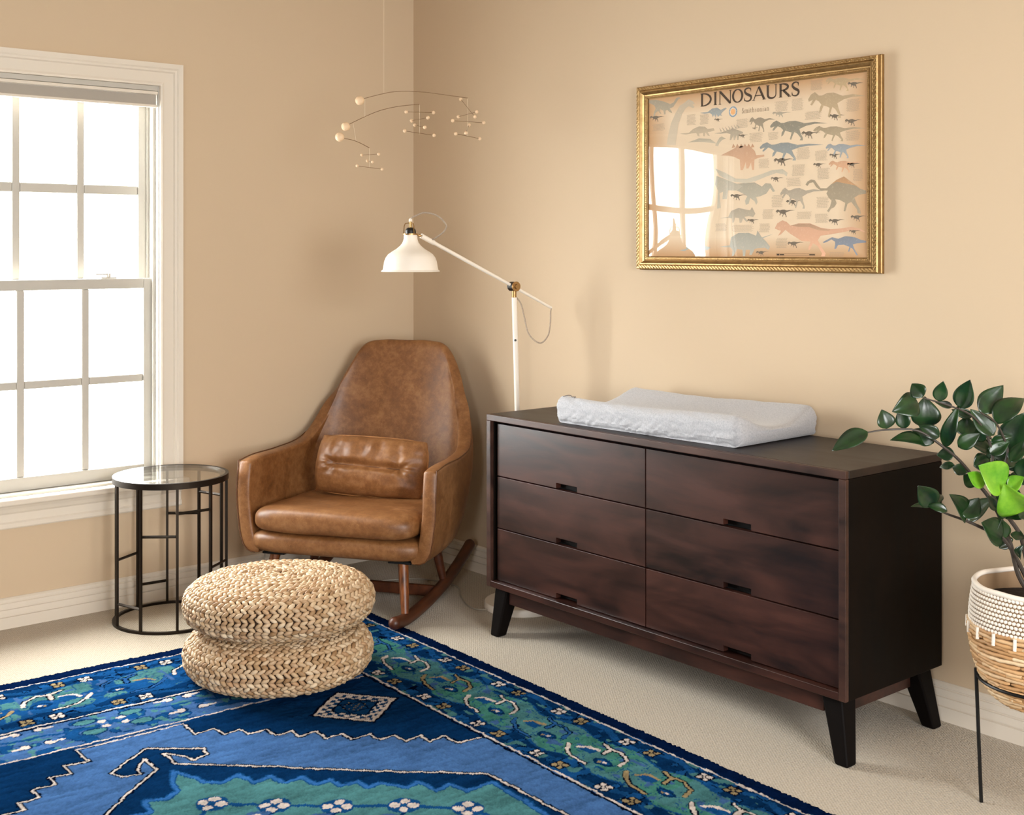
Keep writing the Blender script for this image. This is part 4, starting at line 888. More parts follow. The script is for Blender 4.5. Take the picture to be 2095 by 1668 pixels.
LEAVES = [([-726,-2856,919],[-789,-2800,874],0.4,0),([-680,-2876,925],[-684,-2865,970],0.75,0),([-599,-2907,985],[-669,-2883,965],0.6,0),([-649,-2953,1004],[-651,-2925,1034],0.75,0),([-597,-2961,992],[-603,-2978,1041],0.5,0),([-549,-2896,919],[-551,-2897,994],0.72,0),([-602,-2874,918],[-610,-2869,971],0.5,0),([-581,-2921,881],[-666,-2876,896],0.4,0),([-568,-2932,887],[-588,-2886,916],0.6,0),([-569,-2947,903],[-594,-2907,928],0.5,0),([-544,-2947,877],[-542,-2983,982],0.25,0),([-521,-2953,972],[-549,-2923,982],0.35,0),([-554,-2992,975],[-561,-3022,1045],0.5,0),([-474,-2978,947],[-515,-2946,964],0.35,0),([-500,-2977,899],[-479,-2965,946],0.8,0),([-476,-2998,958],[-409,-3021,1021],0.45,0),([-483,-3038,909],[-509,-2992,969],0.45,0),([-473,-3039,935],[-397,-3068,992],0.5,0),([-408,-3031,866],[-399,-3071,960],0.55,0),([-574,-2999,886],[-550,-3041,920],0.5,0),([-430,-3000,861],[-475,-2967,882],0.5,0),([-464,-3020,890],[-437,-3059,903],0.4,0),([-479,-3025,863],[-449,-3059,893],0.5,0),([-456,-3066,846],[-426,-3085,898],0.5,0),([-535,-2967,863],[-546,-2926,855],0.6,0),([-525,-2961,833],[-530,-2924,823],0.4,0),([-484,-2971,812],[-485,-2931,819],0.6,0),([-482,-2999,787],[-529,-2986,815],0.6,0),([-473,-2980,827],[-416,-2991,843],0.6,0),([-416,-3021,801],[-425,-3008,845],0.7,0),([-401,-3060,804],[-411,-3075,852],0.6,0),([-553,-2916,731],[-587,-2882,729],0.35,0),([-602,-2954,748],[-655,-2943,797],0.55,0),([-543,-2921,735],[-505,-2915,752],0.5,0),([-598,-2985,736],[-619,-2944,745],0.4,0),([-533,-2993,707],[-582,-2980,773],0.6,0),([-546,-2999,716],[-505,-3013,760],0.6,0),([-481,-2971,693],[-458,-3026,756],0.55,0),([-445,-3038,660],[-509,-3020,703],0.7,0),([-431,-3035,656],[-445,-3036,705],0.6,0),([-397,-3040,651],[-396,-3003,622],0.6,0),([-432,-3065,658],[-395,-3057,674],0.6,0),([-469,-3061,716],[-497,-3071,765],0.6,0),([-431,-3052,706],[-449,-3074,751],0.6,0),([-498,-3054,738],[-520,-3042,772],0.6,0),([-412,-3066,611],[-425,-3082,649],0.5,0),([-474,-3096,722],[-438,-3097,731],0.5,0),([-486,-3047,785],[-477,-3018,807],0.5,0),([-333,-3036,823],[-365,-3002,812],0.45,0),([-385,-3023,785],[-338,-3045,798],0.45,0),([-401,-2993,839],[-392,-3039,850],0.45,0),([-377,-3001,788],[-363,-3047,787],0.45,0),([-351,-3013,807],[-352,-2993,841],0.45,0),([-451,-2994,886],[-473,-2979,934],0.45,0),([-389,-3029,839],[-406,-3008,808],0.45,0),([-394,-2996,825],[-376,-2992,856],0.45,0),([-432,-3019,859],[-425,-3030,896],0.45,0),([-331,-3011,869],[-350,-3000,833],0.45,0),([-312,-3020,856],[-335,-3004,816],0.45,0),([-376,-2977,866],[-388,-2940,870],0.45,0),([-379,-2974,838],[-374,-2991,884],0.45,0),([-431,-2997,844],[-427,-3007,882],0.45,0),([-442,-3037,830],[-390,-3046,843],0.45,0),([-305,-3019,709],[-363,-2993,691],0.45,0),([-384,-3045,750],[-412,-3033,789],0.45,0),([-375,-2977,876],[-429,-2967,901],0.45,0),([-306,-3022,762],[-262,-3053,785],0.45,0),([-398,-3026,823],[-376,-3063,843],0.45,0),([-383,-3058,815],[-375,-3063,854],0.45,0),([-323,-3021,857],[-293,-3021,906],0.45,0),([-450,-2992,787],[-444,-3015,815],0.45,0),([-433,-3045,828],[-498,-3025,824],0.45,0),([-379,-2967,865],[-361,-3015,846],0.45,0),([-368,-3007,834],[-377,-2993,796],0.45,0),([-390,-3002,858],[-392,-2983,824],0.45,0),([-383,-3000,877],[-352,-3004,837],0.45,0),([-407,-3013,754],[-433,-2992,783],0.45,0),([-392,-3044,824],[-403,-3032,863],0.45,0),([-327,-3008,874],[-334,-2967,850],0.45,0),([-398,-3008,735],[-411,-3026,777],0.45,0),([-338,-3029,772],[-293,-3049,803],0.45,0),([-562,-3106,807],[-626,-3079,859],0.75,1),([-525,-3137,752],[-581,-3116,819],0.75,1),([-596,-3078,812],[-645,-3063,842],0.5,1),([-554,-3113,803],[-546,-3146,833],0.7,1)]
STEMS = [[[-381,-3049,490],[-390,-3051,562],[-414,-3040,648],[-448,-3020,734],[-485,-2999,789],[-521,-2977,840],[-560,-2954,878],[-615,-2917,919],[-677,-2874,922],[-717,-2850,917]],[[-372,-3057,490],[-386,-3058,577],[-430,-3034,655],[-478,-3007,683],[-520,-2985,704],[-563,-2962,722],[-600,-2944,741]],[[-368,-3060,490],[-376,-3062,604],[-393,-3056,662],[-421,-3041,706],[-452,-3023,749],[-465,-3021,806],[-469,-3026,863],[-487,-3018,915],[-517,-3002,954],[-559,-2975,977],[-618,-2934,999]],[[-361,-3066,490],[-370,-3070,605],[-385,-3069,719],[-419,-3052,777],[-444,-3042,821],[-446,-3052,873],[-474,-3040,935],[-512,-3020,964]]]

# ------------------------------------------------------------------ rocking chair
def leather():
    m = bpy.data.materials.new('tan_leather'); m.use_nodes = True
    n = m.node_tree.nodes; L = m.node_tree.links; b = n['Principled BSDF']
    tc = n.new('ShaderNodeTexCoord')
    def noise(sc, det, ro=.6, dist=0):
        z = n.new('ShaderNodeTexNoise'); z.inputs['Scale'].default_value = sc; z.inputs['Detail'].default_value = det; z.inputs['Roughness'].default_value = ro; z.inputs['Distortion'].default_value = dist
        L.new(tc.outputs['Object'], z.inputs['Vector']); return z
    z1 = noise(9, 8, .68, .4); z2 = noise(45, 5, .7); z3 = noise(38, 2, .5, 2.5)
    r = n.new('ShaderNodeValToRGB'); e = r.color_ramp.elements
    e[0].position = .30; e[0].color = srgb('5b371d'); e[1].position = .72; e[1].color = srgb('9c6e44')
    k = e.new(.5); k.color = srgb('7b4f2a')
    mx = n.new('ShaderNodeMath'); mx.operation = 'MULTIPLY_ADD'; mx.inputs[1].default_value = .45
    L.new(z2.outputs['Fac'], mx.inputs[0])
    m2 = n.new('ShaderNodeMath'); m2.operation = 'MULTIPLY'; m2.inputs[1].default_value = .6
    L.new(z1.outputs['Fac'], m2.inputs[0]); L.new(m2.outputs[0], mx.inputs[2])
    L.new(mx.outputs[0], r.inputs['Fac'])
    # fine pale scratches
    mr = n.new('ShaderNodeMapRange'); mr.inputs['From Min'].default_value = .495; mr.inputs['From Max'].default_value = .5
    ab = n.new('ShaderNodeMath'); ab.operation = 'SUBTRACT'; ab.inputs[1].default_value = .5; L.new(z3.outputs['Fac'], ab.inputs[0])
    a2 = n.new('ShaderNodeMath'); a2.operation = 'ABSOLUTE'; L.new(ab.outputs[0], a2.inputs[0])
    lt = n.new('ShaderNodeMapRange'); lt.inputs['From Min'].default_value = 0; lt.inputs['From Max'].default_value = .006; lt.inputs['To Min'].default_value = .4; lt.inputs['To Max'].default_value = 0
    L.new(a2.outputs[0], lt.inputs['Value'])
    mm = n.new('ShaderNodeMix'); mm.data_type = 'RGBA'; mm.inputs['B'].default_value = srgb('c4935f')
    L.new(lt.outputs[0], mm.inputs['Factor']); L.new(r.outputs['Color'], mm.inputs['A'])
    L.new(mm.outputs['Result'], b.inputs['Base Color'])
    rr = n.new('ShaderNodeMapRange'); rr.inputs['To Min'].default_value = .32; rr.inputs['To Max'].default_value = .56
    L.new(z1.outputs['Fac'], rr.inputs['Value']); L.new(rr.outputs[0], b.inputs['Roughness'])
    v = n.new('ShaderNodeTexVoronoi'); v.inputs['Scale'].default_value = 330; L.new(tc.outputs['Object'], v.inputs['Vector'])
    bp = n.new('ShaderNodeBump'); bp.inputs['Strength'].default_value = .10; bp.inputs['Distance'].default_value = .001
    L.new(v.outputs['Distance'], bp.inputs['Height'])
    b2 = n.new('ShaderNodeBump'); b2.inputs['Strength'].default_value = .25; b2.inputs['Distance'].default_value = .004
    L.new(z1.outputs['Fac'], b2.inputs['Height']); L.new(bp.outputs[0], b2.inputs['Normal'])
    L.new(b2.outputs[0], b.inputs['Normal'])
    return m
M_lea = leather()
M_seam = mat('leather_seam', '5c3413', .5)
M_walnut_lit = mat('walnut_lit', '94552a', .38, vary=((60, 60, 5), '4a2410', .35, .7))  # front legs: paler copy, the light on them is put into the colour
M_walnut_r = mat('walnut_rocker', '5a2e17', .40, vary=((40, 5, 40), '361a0d', .35, .7))
CHP = Vector((-.842, -.670, 0)); CHA = math.radians(-57.05)

def build_chair():
    t = thing('rocking_chair', 'tan leather high-back rocking chair with curved wooden rockers in the corner', 'chair', CHP, CHA)
    keys = [  # bottom edge ... top edge of the shell mid-surface, from the middle of the back round to the arm front
        [(0, .400, .244), (0, .525, .256), (0, .600, .42), (0, .655, .66), (0, .735, .972)],
        [(.10, .400, .244), (.11, .523, .256), (.115, .596, .42), (.118, .652, .66), (.100, .733, .972)],
        [(.19, .380, .244), (.220, .500, .256), (.245, .560, .42), (.238, .627, .67), (.184, .716, .950)],
        [(.245, .330, .244), (.290, .440, .258), (.318, .505, .42), (.306, .575, .63), (.244, .662, .840)],
        [(.270, .270, .244), (.320, .365, .258), (.348, .440, .41), (.340, .515, .55), (.300, .585, .690)],
        [(.285, .200, .244), (.336, .285, .258), (.360, .345, .40), (.358, .400, .49), (.342, .480, .588)],
        [(.295, .120, .245), (.343, .180, .258), (.366, .215, .40), (.368, .240, .48), (.362, .310, .567)],
        [(.300, .050, .246), (.347, .080, .260), (.368, .090, .39), (.371, .095, .48), (.368, .130, .567)],
        [(.300, .014, .248), (.347, .014, .262), (.368, .014, .38), (.371, .014, .47), (.370, .028, .558)],
    ]
    rows = [catmull(k, 5) for k in keys]
    nz_ = len(rows[0])
    cols = []
    half = [catmull([(rows[1][j][0] * -1, rows[1][j][1], rows[1][j][2])] + [r[j] for r in rows], 5)[5:] for j in range(nz_)]
    nh = len(half[0])
    m = MB()
    for i in range(-(nh - 1), nh):
        for j in range(nz_):
            x, y, z = half[j][abs(i)]
            m.v.append((x if i >= 0 else -x, y, z))
    nc = 2 * nh - 1
    for i in range(nc - 1):
        for j in range(nz_ - 1):
            m.f.append((i * nz_ + j, (i + 1) * nz_ + j, (i + 1) * nz_ + j + 1, i * nz_ + j + 1))
    sh = obj('shell', m, M_lea, t, world=False, angle=0)
    so = sh.modifiers.new('thick', 'SOLIDIFY'); so.thickness = .054; so.offset = 0; so.use_even_offset = False
    ss = sh.modifiers.new('sub', 'SUBSURF'); ss.levels = 2; ss.render_levels = 2
    # seam that follows the outer edge of the rim: top edge then down the arm front
    def nrm(i, j):
        a = Vector(m.v[min(i + 1, nc - 1) * nz_ + j]) - Vector(m.v[max(i - 1, 0) * nz_ + j])
        b = Vector(m.v[i * nz_ + min(j + 1, nz_ - 1)]) - Vector(m.v[i * nz_ + max(j - 1, 0)])
        return a.cross(b).normalized()
    for sgn in (-1, 1):
        pts = []
        cidx = [nh - 1 + sgn * k for k in range(nh)]
        top = nz_ - 1
        path = [(c, top) for c in cidx] + [(cidx[-1], j) for j in range(top - 1, 1, -1)]
        for c, j in path:
            p = Vector(m.v[c * nz_ + j]); n_ = nrm(c, j)
            if n_.dot(Vector((p.x * 3, p.y - .25, 0))) < 0: n_.negate()
            tz = .0
            q = p + n_ * .0262
            if j == top and c != cidx[-1]: q.z -= .002
            if j != top: q.y += .004
            pts.append(q)
        sm = MB().tube([tuple(p) for p in pts][24:], .0021, 6)
        obj('piping_seam', sm, M_seam, t, world=False, angle=0)
    # base under the cushion: rounded front rail and deck
    def slab(x0, x1, y0, y1, z0, z1, ex=.5, n=56, k=20, taper=0, crown=0, dist=0):
        mb = MB()
        def f(u, v):
            a = 2 * math.pi * u
            cx, sy = math.cos(a), math.sin(a)
            px = math.copysign(abs(cx) ** .32, cx); py = math.copysign(abs(sy) ** .32, sy)
            ph = -math.pi / 2 + math.pi * v
            rr = max(0, math.cos(ph)) ** ex; zz = math.copysign(abs(math.sin(ph)) ** .8, math.sin(ph))
            inset = (1 - rr)
            wx, wy = (x1 - x0) / 2, (y1 - y0) / 2
            dd = min(wx, wy) * .9
            y = (y0 + y1) / 2 + py * (wy - 0) * rr
            tp = 1 - taper * max(0, (y - y0) / (y1 - y0)) ** 2
            x = (x0 + x1) / 2 + px * wx * rr * tp
            z = (z0 + z1) / 2 + zz * (z1 - z0) / 2 + crown * (1 - (x / wx) ** 2) * (1 if zz > 0 else 0) * rr
            if dist: z += dist * mn.noise(Vector((x * 7, y * 7, z * 6)))
            return (x, y, z)
        mb.grid(f, n, k, cu=True); return mb
    obj('seat_base', slab(-.352, .352, -.022, .47, .226, .306, .13, 72, 24, taper=.16), M_lea, t, world=False, angle=0)
    obj('seat_cushion', slab(-.334, .334, -.040, .50, .304, .392, .16, 80, 28, taper=.18, crown=.010, dist=.008), M_lea, t, world=False, angle=0)
    # legs and rockers
    def leg(x, y0, y1, x1, name='leg'):
        m = MB().tube([(x, y0, .222), (x + (x1 - x) * .5, (y0 + y1) / 2, .13), (x1, y1, .045)], [.0195, .0175, .0135], 16)
        return m
    for s in (-1, 1):
        obj('leg', leg(s * .255, .060, .012, s * .282), M_walnut_lit, t, world=False)
        obj('leg', leg(s * .250, .395, .420, s * .282), M_walnut_r, t, world=False)
        for y in (.06, .395):
            obj('mounting_plate', MB().box((s * .252 - .045, y - .03, .216), (s * .252 + .045, y + .03, .2245)), M_black, t, world=False, bevel=.002)
        pts = []
        for k in range(25):
            y = -.085 + k * (.72 + .085) / 24
            dz = (y - .06)
            z = .0235 + dz * dz * (.22 if y > .06 else .75) + (.12 * max(0, y - .38) ** 2)
            pts.append((s * .282, y, z))
        mb = MB(); 
        rr = [.0225] * 25
        mb.tube(pts, rr, 20)
        for e in (0, -1):
            mb.ball(pts[e], .0224, 20, 10)
        obj('rocker', mb, M_walnut_r, t, world=False)
    obj('stretcher', MB().box((-.282, .330, .020), (.282, .350, .062)), M_walnut_r, t, world=False, bevel=.005)
    return t
chair = build_chair()

def build_lumbar():
    P = CHP + Vector((math.cos(CHA), math.sin(CHA), 0)) * .012 + Vector((-math.sin(CHA), math.cos(CHA), 0)) * .330
    t = thing('lumbar_cushion', 'small tan leather lumbar cushion with stitched tuck leaning in the rocking chair', 'cushion', (P.x, P.y, .505), CHA)
    t.rotation_euler = (math.radians(-17), math.radians(1.5), CHA)
    Wd, Hh, D = .232, .115, .064
    mb = MB(); nu, nv = 97, 57
    for side in (1, -1):
        o = len(mb.v)
        for i in range(nu):
            for j in range(nv):
                u, v = -1 + 2 * i / (nu - 1), -1 + 2 * j / (nv - 1)
                th = max(0, (1 - abs(u) ** 3.2)) ** .5 * max(0, (1 - abs(v) ** 2.4)) ** .5
                # squarish outline with soft corners
                x = u * Wd * (1 - .06 * v * v); z = v * Hh * (1 - .05 * u * u)
                y = th * D
                if side == 1:
                    tk = math.exp(-((v + .02 + .03 * math.sin(u * 2)) / .13) ** 2) * (1 if abs(u) < .62 else math.exp(-((abs(u) - .62) / .09) ** 2))
                    y -= .026 * tk
                    fan = max(0, 1 - abs(abs(u) - .7) / .35) * th
                    ang = math.atan2(v + .02, (abs(u) - .55) + 1e-6)
                    y += .0045 * math.sin(ang * 7) * fan
                    y += .0055 * mn.noise(Vector((u * 7, v * 1.6, 4))) * max(0, v) * 1.6 + .006 * math.sin(u * 19 + 2 * v) * max(0, v) * max(0, 1 - v) * th
                    y += .003 * mn.noise(Vector((u * 5, v * 5, 9)))
                mb.v.append((x, -y * side, z))
        for i in range(nu - 1):
            for j in range(nv - 1):
                q = (o + i * nv + j, o + (i + 1) * nv + j, o + (i + 1) * nv + j + 1, o + i * nv + j + 1)
                mb.f.append(q if side == 1 else tuple(reversed(q)))
    obj('cushion_cover', mb, M_lea, t, world=False, angle=0)
    pts = []
    for k in range(120):
        a = 2 * math.pi * k / 120
        c, s_ = math.cos(a), math.sin(a)
        u = math.copysign(abs(c) ** .28, c); v = math.copysign(abs(s_) ** .28, s_)
        pts.append((u * Wd * (1 - .06 * v * v) * 1.004, 0, v * Hh * (1 - .05 * u * u) * 1.004))
    obj('piping', MB().tube(pts, .0028, 6, closed=True), mat('leather_piping', '9c6a3c', .45), t, world=False)
    obj('stitch_line', MB().tube([(-.135, -.0365, -.002), (-.05, -.0375, -.004), (.05, -.0375, -.004), (.135, -.0365, -.006)], .0014, 6), M_seam, t, world=False)
build_lumbar()

# ------------------------------------------------------------------ floor lamp
M_cream = mat('cream_lamp_enamel', 'efe6d9', .32, spec=.5)
M_brass = mat('antique_brass', 'a88557', .35, .85)
M_blk = mat('black_plastic', '0c0b0b', .4)
M_cord = mat('fabric_cord', 'c9baa8', .8, vary=((900, 900, 900), '7d6a5a', .45, .55))
def build_lamp():
    B = Vector((-.200, -.985, 0))
    t = thing('floor_lamp', 'cream floor lamp with long counterbalanced arm and bell shade behind the leather chair', 'floor lamp', B)
    obj('base', MB().lathe([(0, 0), (.140, 0), (.143, .003), (.143, .024), (.140, .028), (.02, .030), (0, .030)], 64, B), M_cream, t)
    J = Vector((-.257, -1.000, 1.211)); T = Vector((-.254, -1.002, 1.170))
    Bt = B + Vector((0, 0, .030))
    mb = MB().tube([Bt, Bt.lerp(T, .5), T], .0098, 18)
    obj('pole', mb, M_cream, t)
    obj('pole_collar', MB().tube([Bt, Bt + (T - Bt).normalized() * .03], .014, 18), M_brass, t)
    p = Bt.lerp(T, .86)
    f = Vector((_f.x, _f.y, 0))
    obj('pole_button', MB().tube([p - f * .0115, p - f * .0085], .0045, 12), M_blk, t)
    Hd = Vector((-.661, -.974, 1.397)); Ta = Vector((-.077, -1.011, 1.126))
    u = (Hd - Ta).normalized()
    side = u.cross(Vector((0, 0, 1))).normalized()
    if side.dot(f) > 0: side.negate()          # towards the camera side
    off = side * -.002
    obj('arm', MB().tube([Ta, J, J.lerp(Hd, .55), J.lerp(Hd, .86), J.lerp(Hd, .87), Hd], [.0052, .0058, .0068, .0072, .0092, .0092], 16), M_cream, t)
    # joint
    obj('hinge', MB().tube([J - side * .015, J + side * .016], .0175, 28), M_blk, t)
    mb = MB().tube([J + side * .016, J + side * .020], .0185, 28); mb.tube([J + side * .020, J + side * .026], [.010, .008], 20)
    mb.tube([T, T + Vector((0, 0, .028))], .0085, 14)
    obj('hinge_cap', mb, M_brass, t)
    # head: shade hangs from a ring on the arm end
    S = Vector((-.702, -.967, 1.271))
    prof = [(.1025, 0), (.1035, .0015), (.1015, .004), (.0975, .007), (.0955, .018), (.0925, .036), (.0875, .049), (.079, .061), (.065, .071), (.050, .080), (.037, .091), (.0285, .102), (.0245, .114), (.0235, .131), (.0225, .131), (.0232, .113), (.027, .101), (.0355, .089), (.049, .0785), (.064, .0695), (.078, .0595), (.086, .048), (.091, .035), (.094, .018), (.0955, .008), (.099, .003)]
    obj('lamp_shade', MB().lathe(prof, 64, S, close=True), M_cream, t)
    mb = MB().lathe([(.0225, .129), (.0275, .129), (.0275, .134), (.0225, .134)], 32, S, close=True)
    mb.tube([S + Vector((.024, 0, .1315)), Hd + u * .0], .0042, 10)
    for k in range(3):
        a = k * 2.094 + .4
        c, s_ = math.cos(a), math.sin(a)
        mb.tube([S + Vector((.0245 * c, .0245 * s_, .134)), S + Vector((.0225 * c, .0225 * s_, .160)), S + Vector((.019 * c, .019 * s_, .169)), S + Vector((.004 * c, .004 * s_, .172))], .0018, 6)
    mb.lathe([(0, .150), (.0055, .150), (.0055, .176), (0, .176)], 14, S)
    obj('shade_bracket', mb, M_brass, t)
    obj('bulb_socket', MB().lathe([(0, .095), (.019, .095), (.019, .143), (.0165, .150), (.010, .155), (0, .156)], 24, S), M_blk, t)
    obj('bulb', MB().lathe([(0, .018), (.018, .024), (.026, .045), (.022, .068), (.013, .085), (.012, .0945), (0, .0945)], 24, S), mat('bulb_glass', 'f2eee6', .2), t)
    obj('cord_cap', MB().lathe([(0, .1765), (.006, .1765), (.006, .184), (.003, .188), (0, .188)], 14, S), M_cream, t)
    lp = [S + Vector((0, 0, .187))] + [Vector(q) / 1000 for q in ((-688, -978, 1468), (-662, -999, 1479), (-630, -1027, 1468), (-606, -1047, 1437), (-606, -1036, 1414), (-613, -1010, 1396), (-618, -984, 1384))]
    obj('cord', MB().tube(catmull(lp, 6), .0028, 8), M_cord, t)
    lp = [Vector(q) / 1000 for q in ((-246, -998, 1171), (-226, -985, 1166), (-205, -985, 1140), (-193, -988, 1095), (-180, -1000, 1029), (-150, -1029, 996), (-124, -1045, 1024), (-108, -1040, 1070), (-90, -1022, 1110), (-78, -1012, 1124))]
    obj('cord', MB().tube(catmull(lp, 6), .0028, 8), M_cord, t)
    lp = [(-.334, -.95, .006), (-.36, -.88, .004), (-.30, -.74, .004), (-.22, -.60, .004), (-.27, -.42, .004), (-.50, -.30, .004), (-.72, -.20, .004), (-.78, -.10, .010), (-.775, -.045, .05), (-.76, -.030, .14), (-.75, -.022, .26)]
    obj('power_cord', MB().tube(catmull(lp, 6), .0028, 8), mat('pale_cord', 'a39a8c', .5), t)
build_lamp()

# ------------------------------------------------------------------ hanging mobile of wooden balls
M_bead = mat('pale_wood_ball', 'e6c7a3', .5)
M_wire = mat('mobile_wire', '7a5a38', .4, .3)
def build_mobile():
    Hg = Vector((-.582, -.623, 1.941))
    t = thing('hanging_mobile', 'hanging mobile of pale wooden balls on thin curved wires near the corner', 'mobile', Hg)
    mm = lambda p: Vector(p) / 1000
    big = [(-652, -564, 1914), (-720, -573, 1811), (-764, -601, 1767)]
    obj('ball', MB().ball(mm(big[0]), .0175, 24, 16), M_bead, t); obj('ball', MB().ball(mm(big[1]), .0168, 24, 16), M_bead, t); obj('ball', MB().ball(mm(big[2]), .0172, 24, 16), M_bead, t)
    A = [[big[0], (-639, -575, 1922), (-599, -609, 1936), (-558, -643, 1947), (-517, -677, 1950), (-463, -723, 1946), (-409, -768, 1937), (-338, -828, 1924)],
         [big[1], (-707, -583, 1821), (-639, -575, 1852), (-599, -609, 1874), (-558, -643, 1888), (-517, -677, 1896), (-478, -710, 1900)],
         [big[2], (-752, -611, 1762), (-715, -615, 1757), (-675, -610, 1747), (-635, -604, 1733)]]
    for a in A: obj('wire', MB().tube(catmull([mm(p) for p in a], 5), .0011, 6), M_wire, t)
    st = [[(-478, -710, 1900), (-478, -710, 1786)], [(-338, -828, 1924), (-338, -828, 1779)], [(-635, -604, 1733), (-634, -604, 1660)], [(-637, -577, 1921), (-637, -577, 1853)], [(-699, -590, 1826), (-699, -612, 1753)]]
    for a in st: obj('thread', MB().tube([mm(a[0]), mm(a[1])], .0006, 4), mat('mobile_thread', 'e8d9bf', .6), t)
    obj('thread', MB().tube([Hg, (Hg.x, Hg.y, RZ - .001)], .0005, 4), mat('mobile_thread'), t)
    rods = [[[-540, -710, 1867], [-414, -712, 1873]], [[-455, -625, 1846], [-501, -795, 1841]], [[-434, -616, 1831], [-522, -804, 1803]], [[-539, -699, 1796], [-418, -721, 1785]], [[-303, -739, 1930], [-373, -916, 1843]], [[-329, -757, 1859], [-349, -896, 1865]], [[-394, -807, 1836], [-279, -851, 1832]], [[-266, -744, 1833], [-411, -910, 1781]], [[-403, -838, 1784], [-272, -818, 1774]], [[-619, -527, 1711], [-625, -652, 1707]], [[-575, -498, 1692], [-671, -679, 1674]], [[-671, -575, 1665], [-576, -602, 1655]]]
    ball = None
    for k, (a, b) in enumerate(rods):
        a, b = mm(a), mm(b)
        obj('wire', MB().tube([a, b], .0009, 6), M_wire, t)
        for p in (a, b):
            r = .0068 if k < 9 else .0056
            obj('ball', MB().ball(p, r, 14, 10), M_bead, t)
build_mobile()

